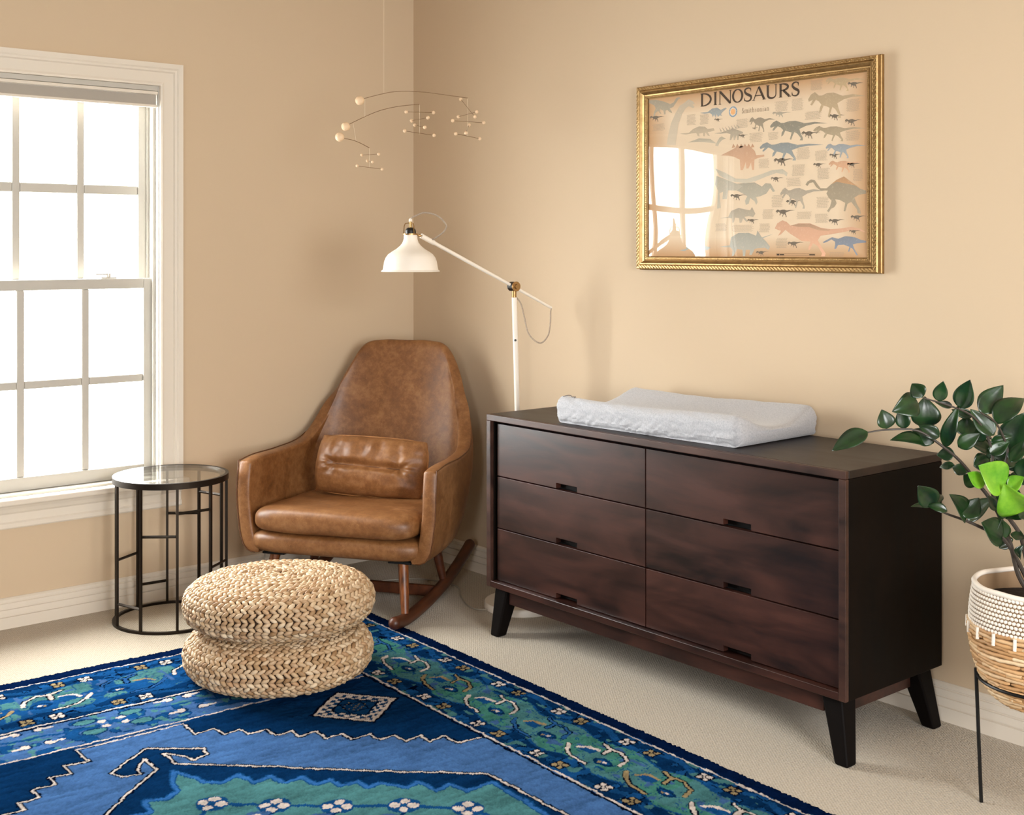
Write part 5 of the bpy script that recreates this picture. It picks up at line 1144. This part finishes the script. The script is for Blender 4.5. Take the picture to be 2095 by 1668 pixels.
# ------------------------------------------------------------------ framed poster
PX = -.016        # plane of the print
def pv(y, z, x=PX): return (x, y, z)
def build_poster():
    yo0, yo1, zo0, zo1 = -2.4215, -1.4165, 1.2765, 1.9335
    t = thing('framed_poster', 'dinosaur poster in an ornate gold frame under glass on the right wall', 'picture', (0, (yo0 + yo1) / 2, zo0))
    fw_, side = .048, 1
    prof = [(0, .001), (0, .012), (.003, .014), (.003, .030), (.006, .034), (.016, .0345), (.018, .031), (.020, .0335), (.024, .034), (.029, .029), (.033, .0235), (.037, .022), (.039, .0245), (.0435, .0245), (.045, .021), (.048, .019), (.048, .0175)]
    n = len(prof); m = MB()
    for (yy, zz, sy, sz) in ((yo0, zo0, 1, 1), (yo1, zo0, -1, 1), (yo1, zo1, -1, -1), (yo0, zo1, 1, -1)):
        m.v += [(-d, yy + sy * w_, zz + sz * w_) for w_, d in prof]
    m.f = [(((k + 1) % 4) * n + i, ((k + 1) % 4) * n + i + 1, k * n + i + 1, k * n + i) for k in range(4) for i in range(n - 1)]
    gold = mat('antique_gold_leaf', 'a98a5c', .36, .85, bump=(120, .15, .001), vary=((60, 60, 60), '75552c', .45, .9))
    obj('frame', m, gold, t, smooth=False)
    # ornament: running leaf scroll on the outer ridge, beads on the inner one
    ev, ef = ellipsoid()
    def deco(name, w_, d, step, sx, sy, h, tilt):
        V = []; F = []; off = 0
        y0, y1, z0, z1 = yo0 + w_, yo1 - w_, zo0 + w_, zo1 - w_
        segs = [((y0, z0), (y1, z0)), ((y1, z0), (y1, z1)), ((y1, z1), (y0, z1)), ((y0, z1), (y0, z0))]
        for (a, b), (c, e) in segs:
            L_ = math.hypot(c - a, e - b); k = int(L_ / step); ty, tz = (c - a) / L_, (e - b) / L_
            for i in range(k):
                s = (i + .5) / k
                for q, tl in (((0, 0),) if not tilt else ((-1, 1), (1, 1))):
                    py, pz = a + (c - a) * s, b + (e - b) * s
                    an = math.radians(tilt) * (1 if tilt else 0)
                    if tilt:
                        py += -tz * q * .0028 + ty * q * step * .25; pz += ty * q * .0028 + tz * q * step * .25
                    dy, dz = ty * math.cos(an) - tz * math.sin(an), tz * math.cos(an) + ty * math.sin(an)
                    for v in ev:
                        V.append((-d - v[2] * h, py + v[0] * sx * dy - v[1] * sy * dz, pz + v[0] * sx * dz + v[1] * sy * dy))
                    F += [tuple(r + off for r in f) for f in ef]; off += len(ev)
        mb = MB(); mb.v = V; mb.f = F
        return obj(name, mb, gold, t, angle=0)
    deco('frame_ornament', .011, .0342, .0135, .0058, .0019, .0022, 24)
    deco('frame_beading', .0412, .0246, .0062, .0026, .0017, .0014, 0)
    paper = bpy.data.materials.new('aged_print'); paper.use_nodes = True
    nd = paper.node_tree.nodes; L = paper.node_tree.links; b = nd['Principled BSDF']; b.inputs['Roughness'].default_value = .8
    tc = nd.new('ShaderNodeTexCoord'); sp = nd.new('ShaderNodeSeparateXYZ'); L.new(tc.outputs['Generated'], sp.inputs[0])
    def edge(o):
        a = nd.new('ShaderNodeMath'); a.operation = 'SUBTRACT'; a.inputs[1].default_value = .5; L.new(o, a.inputs[0])
        c = nd.new('ShaderNodeMath'); c.operation = 'ABSOLUTE'; L.new(a.outputs[0], c.inputs[0]); return c
    mxx = nd.new('ShaderNodeMath'); mxx.operation = 'MAXIMUM'
    L.new(edge(sp.outputs['Y']).outputs[0], mxx.inputs[0]); L.new(edge(sp.outputs['Z']).outputs[0], mxx.inputs[1])
    rp_ = nd.new('ShaderNodeValToRGB'); e = rp_.color_ramp.elements
    e[0].position = .38; e[0].color = srgb('e0caad'); e[1].position = .5; e[1].color = srgb('bf9468')
    L.new(mxx.outputs[0], rp_.inputs['Fac']); L.new(rp_.outputs['Color'], b.inputs['Base Color'])
    pr = obj('print', MB().box((-.0155, -2.3735, 1.3245), (-.010, -1.4645, 1.8855)), paper, t, smooth=False)
    X0 = -.0159
    # dinosaurs and captions
    mb = MB()
    for hx, fl in DINO:
        pts = [(fl[i] / 1e4, fl[i + 1] / 1e4) for i in range(0, len(fl), 2)]
        pts = [(max(-2.372, min(-1.466, y)), max(1.326, min(1.884, z))) for y, z in pts]
        from mathutils.geometry import tessellate_polygon
        tr = tessellate_polygon([[Vector((y, z, 0)) for y, z in pts]])
        zs = [p[1] for p in pts]; zl, zh = min(zs), max(zs)
        o = len(mb.v); base = np.array(srgb(hx)[:3])
        for y, z in pts:
            mb.v.append((X0 - .00006 * (DINO.index((hx, fl)) % 3), y, z))
            k = 1.0 - .28 * ((z - zl) / (zh - zl + 1e-6))
            c = base * k + np.array(srgb('ead2b4')[:3]) * .12
            mb.c.append((min(1, c[0]), min(1, c[1]), min(1, c[2]), 1))
        for f in tr:
            q = [Vector(mb.v[o + i]) for i in f]
            nn = (q[1] - q[0]).cross(q[2] - q[0])
            mb.f.append(tuple(o + i for i in (f if nn.x < 0 else reversed(f))))
    obj('dinosaur_artwork', mb, mat('printed_artwork', rough=.8, attr='Col', vary=((150, 150, 150), 'ead2b4', .55, 1.3)), pr, smooth=False)
    mb = MB(); rnd = random.Random(7)
    for y0, z0, y1, z1 in BLOCKS:
        y0, z0, y1, z1 = y0 / 1e4, z0 / 1e4, y1 / 1e4, z1 / 1e4
        n = max(3, int(abs(z0 - z1) / .0026))
        for k in range(n):
            z = z0 + (z1 - z0) * (k + .5) / n
            a, b_ = y0 + (y1 - y0) * rnd.uniform(0, .12), y1 - (y1 - y0) * rnd.uniform(0, .15)
            x = a; 
            while x > b_:
                wl = rnd.uniform(.003, .009)
                e_ = max(b_, x - wl)
                mb.add([(X0 - .0001, x, z - .00042), (X0 - .0001, e_, z - .00042), (X0 - .0001, e_, z + .00042), (X0 - .0001, x, z + .00042)], [(0, 1, 2, 3)])
                x = e_ - .0012
    obj('caption_text', mb, mat('caption_ink', 'a3927c', .8), pr, smooth=False)
    # lettering
    def flat(mb, pts, wd, cyclic=False):
        """stroke in the poster plane; pts (y, z); wd number or list"""
        n = len(pts); ws = wd if isinstance(wd, list) else [wd] * n; V = []
        for i in range(n):
            a = pts[max(i - 1, 0)]; b = pts[min(i + 1, n - 1)]
            dy, dz = b[0] - a[0], b[1] - a[1]; l = math.hypot(dy, dz) or 1
            ny, nz_ = -dz / l, dy / l; h = ws[i] / 2
            V += [(X0 - .0002, pts[i][0] + ny * h, pts[i][1] + nz_ * h), (X0 - .0002, pts[i][0] - ny * h, pts[i][1] - nz_ * h)]
        mb.add(V, [(2 * i, 2 * i + 1, 2 * i + 3, 2 * i + 2) for i in range(n - 1)])
    def glyph(ch, ya, yb, zb, H, mb, ink=1.0):
        W = abs(yb - ya) / H
        T = lambda x, z: (ya - x * H, zb + z * H)
        th, tn = .19 * ink, .075 * ink
        S = lambda p, w_: flat(mb, [T(*q) for q in p], [q * H for q in w_] if isinstance(w_, list) else w_ * H)
        def serif(x, z, wd=.30): S([(x - wd / 2, z), (x + wd / 2, z)], .04)
        if ch in 'DINUR' :
            pass
        if ch == 'D':
            S([(.17, .02), (.17, .98)], th); serif(.17, .02); serif(.15, .98)
            c, r = .25, W - .25 - .09
            S([(.17, .97)] + [(c + r * math.sin(a), .5 + .465 * math.cos(a)) for a in [math.pi * k / 20 for k in range(21)]] + [(.17, .03)], [tn] * 2 + [tn + (th - tn) * math.sin(math.pi * k / 20) ** 1.2 for k in range(1, 20)] + [tn] * 2)
        elif ch == 'I':
            S([(W / 2, .02), (W / 2, .98)], th); serif(W / 2, .02, .34); serif(W / 2, .98, .34)
        elif ch == 'N':
            S([(.14, .02), (.14, .96)], tn); serif(.14, .02, .26); S([(.02, .98), (.22, .98)], .04)
            S([(.16, .96), (W - .16, .04)], th); S([(W - .14, .0), (W - .14, .98)], tn); serif(W - .14, .98, .26)
        elif ch == 'O':
            S([(W / 2 + (W / 2 - .09) * math.sin(a), .5 + .475 * math.cos(a)) for a in [2 * math.pi * k / 40 for k in range(41)]], [tn + (th - tn) * abs(math.sin(2 * math.pi * k / 40)) ** 1.3 for k in range(41)])
        elif ch == 'S':
            p = [(W - .12, .80), (W - .16, .92), (W / 2 + .02, .985), (.18, .90), (.13, .74), (.24, .60), (W / 2, .50), (W - .16, .39), (W - .09, .25), (W - .18, .08), (W / 2, .015), (.14, .08), (.09, .22)]
            q = catmull([(a, b, 0) for a, b in p], 4); n = len(q)
            S([(a, b) for a, b, _ in q], [tn + (th * 1.05 - tn) * max(0, math.sin(math.pi * k / (n - 1))) ** 2.2 for k in range(n)])
            S([(W - .12, .70), (W - .12, .97)], .035); S([(.09, .03), (.09, .30)], .035)
        elif ch == 'A':
            S([(W / 2 - .03, .98), (.14, .03)], tn); S([(W / 2 - .03, .99), (W - .17, .03)], th); S([(.25, .34), (W - .30, .34)], tn)
            serif(.13, .02, .28); serif(W - .16, .02, .34)
        elif ch == 'U':
            p = [(.20, .98), (.20, .36)] + [(.20 + (W - .34) * (1 - math.cos(a)) / 2, .30 - .27 * math.sin(a)) for a in [math.pi * k / 12 for k in range(1, 12)]] + [(W - .14, .34), (W - .14, .98)]
            n = len(p); S(p, [th, th] + [th + (tn - th) * k / 10 for k in range(11)] + [tn, tn])
            serif(.20, .98, .34); serif(W - .14, .98, .26)
        elif ch == 'R':
            S([(.18, .02), (.18, .98)], th); serif(.18, .02, .32); serif(.15, .98)
            c, r = .32, W - .32 - .26
            S([(.18, .97)] + [(c + r * math.sin(a), .735 + .23 * math.cos(a)) for a in [math.pi * k / 16 for k in range(17)]] + [(.18, .50)], [tn] * 2 + [tn + (th - tn) * math.sin(math.pi * k / 16) for k in range(1, 16)] + [tn] * 2)
            S([(.42, .50), (W - .14, .04)], th * .95); S([(W - .2, .02), (W + .02, .02)], .045)
        # small roman letters (x-height .62)
        elif ch == 'm':
            for x in (.1, .42, .74): S([(x, 0), (x, .6)], .085)
            S([(.1, .5), (.2, .6), (.34, .6), (.42, .48)], .06); S([(.42, .5), (.52, .6), (.66, .6), (.74, .48)], .06)
            for x in (.1, .42, .74): serif(x, .02, .2)
        elif ch == 'i':
            S([(W / 2, 0), (W / 2, .6)], .085); S([(W / 2, .78), (W / 2, .88)], .1); serif(W / 2, .02, .22)
        elif ch == 't':
            S([(W / 2 - .03, .82), (W / 2 - .03, .1), (W / 2 + .08, .03), (W - .03, .08)], [.05, .085, .08, .05]); S([(0, .58), (W - .02, .58)], .05)
        elif ch in 'hn':
            S([(.1, 0), (.1, .98 if ch == 'h' else .6)], .085); S([(.1, .48), (.2, .6), (.34, .6), (.42, .48), (.42, 0)], [.05, .06, .07, .085, .085])
            serif(.1, .02, .2); serif(.42, .02, .2)
        elif ch == 's':
            S([(W - .05, .5), (W / 2, .6), (.08, .5), (W / 2, .32), (W - .06, .14), (W / 2, .02), (.04, .12)], [.05, .05, .07, .09, .07, .05, .05])
        elif ch == 'o':
            S([(W / 2 + (W / 2 - .06) * math.sin(a), .31 + .29 * math.cos(a)) for a in [2 * math.pi * k / 20 for k in range(21)]], [.05 + .045 * abs(math.sin(2 * math.pi * k / 20)) for k in range(21)])
        elif ch == 'a':
            S([(.08, .5), (W / 2, .6), (W - .1, .5), (W - .1, .06), (W + .0, .03)], [.05, .06, .085, .085, .05]); S([(W - .1, .36), (.12, .26), (.08, .1), (.2, .02), (W - .1, .12)], [.05, .06, .08, .06, .05])
    mb = MB()
    ext = [('D', -1.7085, -1.759), ('I', -1.763, -1.787), ('N', -1.789, -1.847), ('O', -1.848, -1.895), ('S', -1.8965, -1.9325), ('A', -1.9325, -1.990), ('U', -1.988, -2.036), ('R', -2.0405, -2.089), ('S', -2.0895, -2.1235)]
    for ch, a, b_ in ext: glyph(ch, a, b_, 1.8375, .0445, mb)
    obj('title_lettering', mb, mat('title_ink', '3f3022', .8), pr, smooth=False)
    mb = MB(); a = -1.889; H = .0135
    ws = [('S', .52), ('m', .84), ('i', .24), ('t', .32), ('h', .53), ('s', .38), ('o', .52), ('n', .53), ('i', .24), ('a', .46), ('n', .53)]
    tot = sum(w_ for _, w_ in ws) + .12 * (len(ws) - 1); H2 = .113 / tot; H = H2
    for ch, w_ in ws:
        glyph(ch, a, a - w_ * H, 1.7995, H * 1.0, mb, .62); a -= (w_ + .12) * H
    obj('subtitle_lettering', mb, mat('subtitle_ink', '8a7661', .8), pr, smooth=False)
    # sunburst emblem
    cy, cz, R_ = -1.852, 1.8085, .0178
    mb = MB(); n = 48
    mb.add([(X0 - .0002, cy, cz)] + [(X0 - .0002, cy - R_ * math.sin(2 * math.pi * k / n), cz + R_ * math.cos(2 * math.pi * k / n)) for k in range(n)], [(0, 1 + k, 1 + (k + 1) % n) for k in range(n)])
    obj('emblem_ring', mb, mat('emblem_blue', '7f9bb0', .8), pr, smooth=False)
    mb = MB(); n = 32
    mb.add([(X0 - .0004, cy, cz)] + [(X0 - .0004, cy - R_ * (.92 if k % 2 else .60) * math.sin(2 * math.pi * k / n), cz + R_ * (.92 if k % 2 else .60) * math.cos(2 * math.pi * k / n)) for k in range(n)], [(0, 1 + k, 1 + (k + 1) % n) for k in range(n)])
    obj('emblem_rays', mb, mat('emblem_cream', 'ecd6b8', .8), pr, smooth=False)
    mb = MB(); n = 32
    mb.add([(X0 - .0006, cy, cz)] + [(X0 - .0006, cy - R_ * .56 * math.sin(2 * math.pi * k / n), cz + R_ * .56 * math.cos(2 * math.pi * k / n)) for k in range(n)], [(0, 1 + k, 1 + (k + 1) % n) for k in range(n)])
    obj('emblem_sun', mb, mat('emblem_orange', 'e9b077', .8), pr, smooth=False)
    mb = MB()
    flat(mb, [(-2.031, 1.3352), (-2.183, 1.3352)], .0006); flat(mb, [(-2.031, 1.330), (-2.183, 1.330)], .0006)
    flat(mb, [(-2.033, 1.3326), (-2.043, 1.3326)], .0048); flat(mb, [(-2.045, 1.3326), (-2.062, 1.3326)], .0036); flat(mb, [(-2.160, 1.3326), (-2.182, 1.3326)], .0034)
    obj('scale_bar', mb, mat('title_ink'), pr, smooth=False)
    # glazing
    g = MATS.get('picture_glass')
    m2 = bpy.data.materials.new('picture_glass'); m2.use_nodes = True
    nd = m2.node_tree.nodes; L = m2.node_tree.links; nd.remove(nd['Principled BSDF'])
    tr = nd.new('ShaderNodeBsdfTransparent'); gl = nd.new('ShaderNodeBsdfGlossy'); gl.inputs['Roughness'].default_value = .004
    fr = nd.new('ShaderNodeFresnel')
    ge = nd.new('ShaderNodeNewGeometry'); ma = nd.new('ShaderNodeMath'); ma.operation = 'MULTIPLY_ADD'; ma.inputs[1].default_value = -.8333; ma.inputs[2].default_value = 1.5
    L.new(ge.outputs['Backfacing'], ma.inputs[0]); L.new(ma.outputs[0], fr.inputs['IOR'])
    tc = nd.new('ShaderNodeTexCoord'); no = nd.new('ShaderNodeTexNoise'); no.inputs['Scale'].default_value = 3.2; no.inputs['Detail'].default_value = 0
    L.new(tc.outputs['Object'], no.inputs['Vector'])
    bp = nd.new('ShaderNodeBump'); bp.inputs['Strength'].default_value = .25; bp.inputs['Distance'].default_value = .010
    L.new(no.outputs['Fac'], bp.inputs['Height']); L.new(bp.outputs[0], gl.inputs['Normal'])
    ms = nd.new('ShaderNodeMixShader'); L.new(fr.outputs[0], ms.inputs[0]); L.new(tr.outputs[0], ms.inputs[1]); L.new(gl.outputs[0], ms.inputs[2]); L.new(ms.outputs[0], nd['Material Output'].inputs['Surface'])
    gm = MB(); 
    gm.add([(-.0172, -2.373, 1.325), (-.0172, -1.465, 1.325), (-.0172, -1.465, 1.885), (-.0172, -2.373, 1.885)], [(3, 2, 1, 0)])
    obj('glass', gm, m2, t, smooth=False)
build_poster()

# ------------------------------------------------------------------ plant, basket, stand
PC = Vector((-.359, -3.094, 0))
def build_basket():
    s = thing('plant_stand', 'thin black metal plant stand holding the woven basket', 'plant stand', PC)
    zr = .316; Rr = .146
    mi = mat('black_wire', '0b0a0a', .45, .3)
    obj('support_ring', MB().tube([(PC.x + Rr * math.cos(a), PC.y + Rr * math.sin(a), zr) for a in [2 * math.pi * k / 48 for k in range(48)]], .0042, 8, closed=True), mi, s)
    a0 = math.atan2(-2.973 + 3.094, -.42 + .359)
    for k in range(3):
        a = a0 + k * 2 * math.pi / 3
        e = Vector((math.cos(a), math.sin(a), 0))
        obj('leg', MB().tube([PC + e * .1502 + Vector((0, 0, zr + .01)), PC + e * .138 + Vector((0, 0, .0))], .0046, 8), mi, s)
    b = thing('woven_basket', 'round woven basket with white crocheted rim on the black stand', 'basket', (PC.x, PC.y, .27))
    pr = [(.085, .268), (.105, .272), (.128, .295), (.142, .325), (.158, .375), (.166, .425), (.1655, .455)]
    M_sea = mat('basket_fibre', rough=.6, island=('9b7145', 'c79a68', 'd9b98f', 'b58552', 'e2c9a4'), bump=(200, .4, .002))
    V = []; F = []; rnd = random.Random(2); P = np.array(catmull(pr, 8)); d = np.r_[0, np.cumsum(np.linalg.norm(np.diff(P, axis=0), axis=1))]
    mb = MB(); n = int(d[-1] / .0092)
    for k in range(n):
        s_ = (k + .5) / n * d[-1]; r = np.interp(s_, d, P[:, 0]); z = np.interp(s_, d, P[:, 1])
        segs = 9; 
        for q in range(segs):
            a1 = 2 * math.pi * (q + rnd.random() * .3) / segs + k; a2 = a1 + 2 * math.pi / segs * 1.12
            pts = []
            for i in range(12):
                a = a1 + (a2 - a1) * i / 11
                rr = r + .0016 * math.sin(a * 40 + k * 2) + rnd.uniform(-.0006, .0006); zz = z + .0018 * math.sin(a * 5 + k) + .0008 * math.sin(a * 23 + k * 3)
                pts.append((PC.x + rr * math.cos(a), PC.y + rr * math.sin(a), zz))
            mb.tube(pts, [.0028] + [.0052] * 10 + [.0028], 6)
    obj('fibre_body', mb, M_sea, b, angle=0)
    obj('basket_bottom', MB().lathe([(0, .266), (.105, .266), (.160, .39), (.1615, .45), (.1605, .45), (.157, .39), (.102, .274), (0, .274)], 48, (PC.x, PC.y, 0)), mat('basket_inside', '8a6a48', .85), b)
    # white crocheted band: rows of knots with gaps, plus hanging tabs
    M_w = mat('white_cotton_cord', 'e8ddd0', .85, bump=(400, .3, .001))
    pr2 = [(.1655, .452), (.1650, .475), (.1625, .50), (.1590, .525), (.1560, .540)]
    P = np.array(catmull(pr2, 6)); zs = P[:, 1]; mb = MB(); ev, ef = ellipsoid()
    rowsn = 9
    for k in range(rowsn):
        z = .456 + k * .0098; r = np.interp(z, zs, P[:, 0])
        m_ = 104
        for i in range(m_):
            a = 2 * math.pi * (i + (k % 2) * .5) / m_
            ca, sa = math.cos(a), math.sin(a)
            c = np.array([PC.x + r * ca, PC.y + r * sa, z])
            sl = .5 * (1 if k % 2 else -1)
            A = np.array([-sa * math.cos(sl), ca * math.cos(sl), math.sin(sl)]); B = np.array([sa * math.sin(sl), -ca * math.sin(sl), math.cos(sl)]); Nn = np.array([ca, sa, 0])
            mb.add(c + np.outer(ev[:, 0] * .0052, A) + np.outer(ev[:, 1] * .0046, B) + np.outer(ev[:, 2] * .0034, Nn), ef)
    obj('crochet_band', mb, M_w, b, angle=0)
    obj('crochet_lining', MB().lathe([(.1605, .4505), (.1612, .475), (.1588, .50), (.1552, .525), (.1522, .540), (.1512, .540), (.1542, .525), (.1578, .50), (.1602, .475), (.1600, .4505)], 48, (PC.x, PC.y, 0), close=True), mat('crochet_shadow', '9c7f60', .9), b)
    obj('rolled_rim', MB().tube([(PC.x + .1545 * math.cos(a), PC.y + .1545 * math.sin(a), .5435 + .001 * math.sin(a * 9)) for a in [2 * math.pi * k / 72 for k in range(72)]], .0065, 10, closed=True), M_w, b)
    for k in range(20):
        a = 2 * math.pi * k / 20 + .12; e = Vector((math.cos(a), math.sin(a), 0)); tq = Vector((-math.sin(a), math.cos(a), 0))
        p0 = PC + e * .1705 + Vector((0, 0, .453)); p1 = PC + e * .1715 + Vector((0, 0, .426))
        mb = MB().tube([p0, p1], .0042, 8)
        obj('white_tab', mb, M_w, b)
    obj('potting_soil', MB().lathe([(0, .50), (.10, .50), (.1540, .497), (.1540, .452), (0, .452)], 40, (PC.x, PC.y, 0)), mat('soil', '1e140d', .95, bump=(80, .8, .01)), b)
build_basket()

def build_plant():
    t = thing('potted_plant', 'glossy dark green leafy plant arching out of the woven basket', 'plant', (PC.x, PC.y, .50))
    M_leaf = mat('glossy_leaf', '0a2110', .32, spec=.6, vary=((30, 30, 30), '1b4016', .35, .7), bump=(30, .2, .004))
    M_backlit = mat('backlit_leaf', '4d8a18', .32, spec=.55, vary=((25, 25, 25), '7fb02e', .35, .7), bump=(30, .2, .004))  # leaf copy with the sun's backlight painted into its green
    for m_ in (M_leaf, M_backlit):
        m_.node_tree.nodes['Principled BSDF'].inputs['Transmission Weight'].default_value = 0
    M_stem = mat('stem_bark', '3d352e', .5)
    rnd = random.Random(11)
    for s in STEMS:
        pts = [Vector(p) / 1000 for p in s]
        base = Vector((PC.x + (pts[0].x - PC.x) * .25, PC.y + (pts[0].y - PC.y) * .25, .4995))
        pts[0] = base.lerp(pts[1], .0)
        q = catmull(pts, 5); n = len(q)
        obj('stem', MB().tube(q, [.0062 - .0045 * i / n for i in range(n)], 8), M_stem, t)
    def leaf(b, e, w_, backlit, nrm=None):
        b, e = Vector(b), Vector(e); d = e - b; Ln = d.length; d.normalize()
        w_ = w_ * 1.38; view = (CAM - b).normalized() if nrm is None else nrm
        up = (view + Vector((rnd.uniform(-.5, .5), rnd.uniform(-.5, .5), rnd.uniform(-.1, .9)))).normalized()
        sd = d.cross(up).normalized(); up = sd.cross(d).normalized()
        nu, nv = 15, 7; mb = MB(); cup = rnd.uniform(.12, .32); bend = rnd.uniform(-.10, .16)
        for i in range(nu):
            s = i / (nu - 1)
            hw = Ln * w_ * .54 * (math.sin(math.pi * min(1, s ** .80)) ** .85) * (1 - .30 * s)
            if i == 0: hw = Ln * .015
            if i == nu - 1: hw = Ln * .004
            for j in range(nv):
                k = -1 + 2 * j / (nv - 1)
                p = b + d * (s * Ln) + sd * (k * hw) + up * (abs(k) * hw * cup * 1.3 + bend * Ln * math.sin(math.pi * s) * 1.0 + .02 * hw * math.sin(9 * s))
                mb.v.append(tuple(p))
        for i in range(nu - 1):
            for j in range(nv - 1): mb.f.append((i * nv + j, (i + 1) * nv + j, (i + 1) * nv + j + 1, i * nv + j + 1))
        o = obj('leaf', mb, M_backlit if backlit else M_leaf, t, angle=0)
        so = o.modifiers.new('thick', 'SOLIDIFY'); so.thickness = .0008
        if backlit: o['label'] = 'bright green leaf coloured as if backlit'
        return o
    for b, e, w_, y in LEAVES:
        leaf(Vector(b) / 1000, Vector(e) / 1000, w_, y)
    # the far side of the plant, to the right of the picture's edge
    for k in range(2):
        a = (-.35, -1.25)[k]
        e = Vector((math.cos(a), math.sin(a), 0)); pts = [PC + e * .02 + Vector((0, 0, .4995))]
        for i in range(1, 7):
            s = i / 6; pts.append(PC + e * (.02 + (.12 if k == 0 else .26) * s * s) + Vector((0, 0, .50 + (.46 - .1 * k) * s)))
        obj('stem', MB().tube(catmull(pts, 4), .004, 8), M_stem, t)
        q = catmull(pts, 4)
        for i in range(9, len(q) - 1, 4):
            for sg in (-1, 1):
                p = Vector(q[i]); o = Vector((-e.y, e.x, 0)) * sg
                tip = p + (o * .05 + Vector((0, 0, .045)) + e * .01)
                tip.x = min(tip.x, -.03)
                leaf(p + o * .004, tip, .5, 0, Vector((0, 0, 1)) + e)
build_plant()
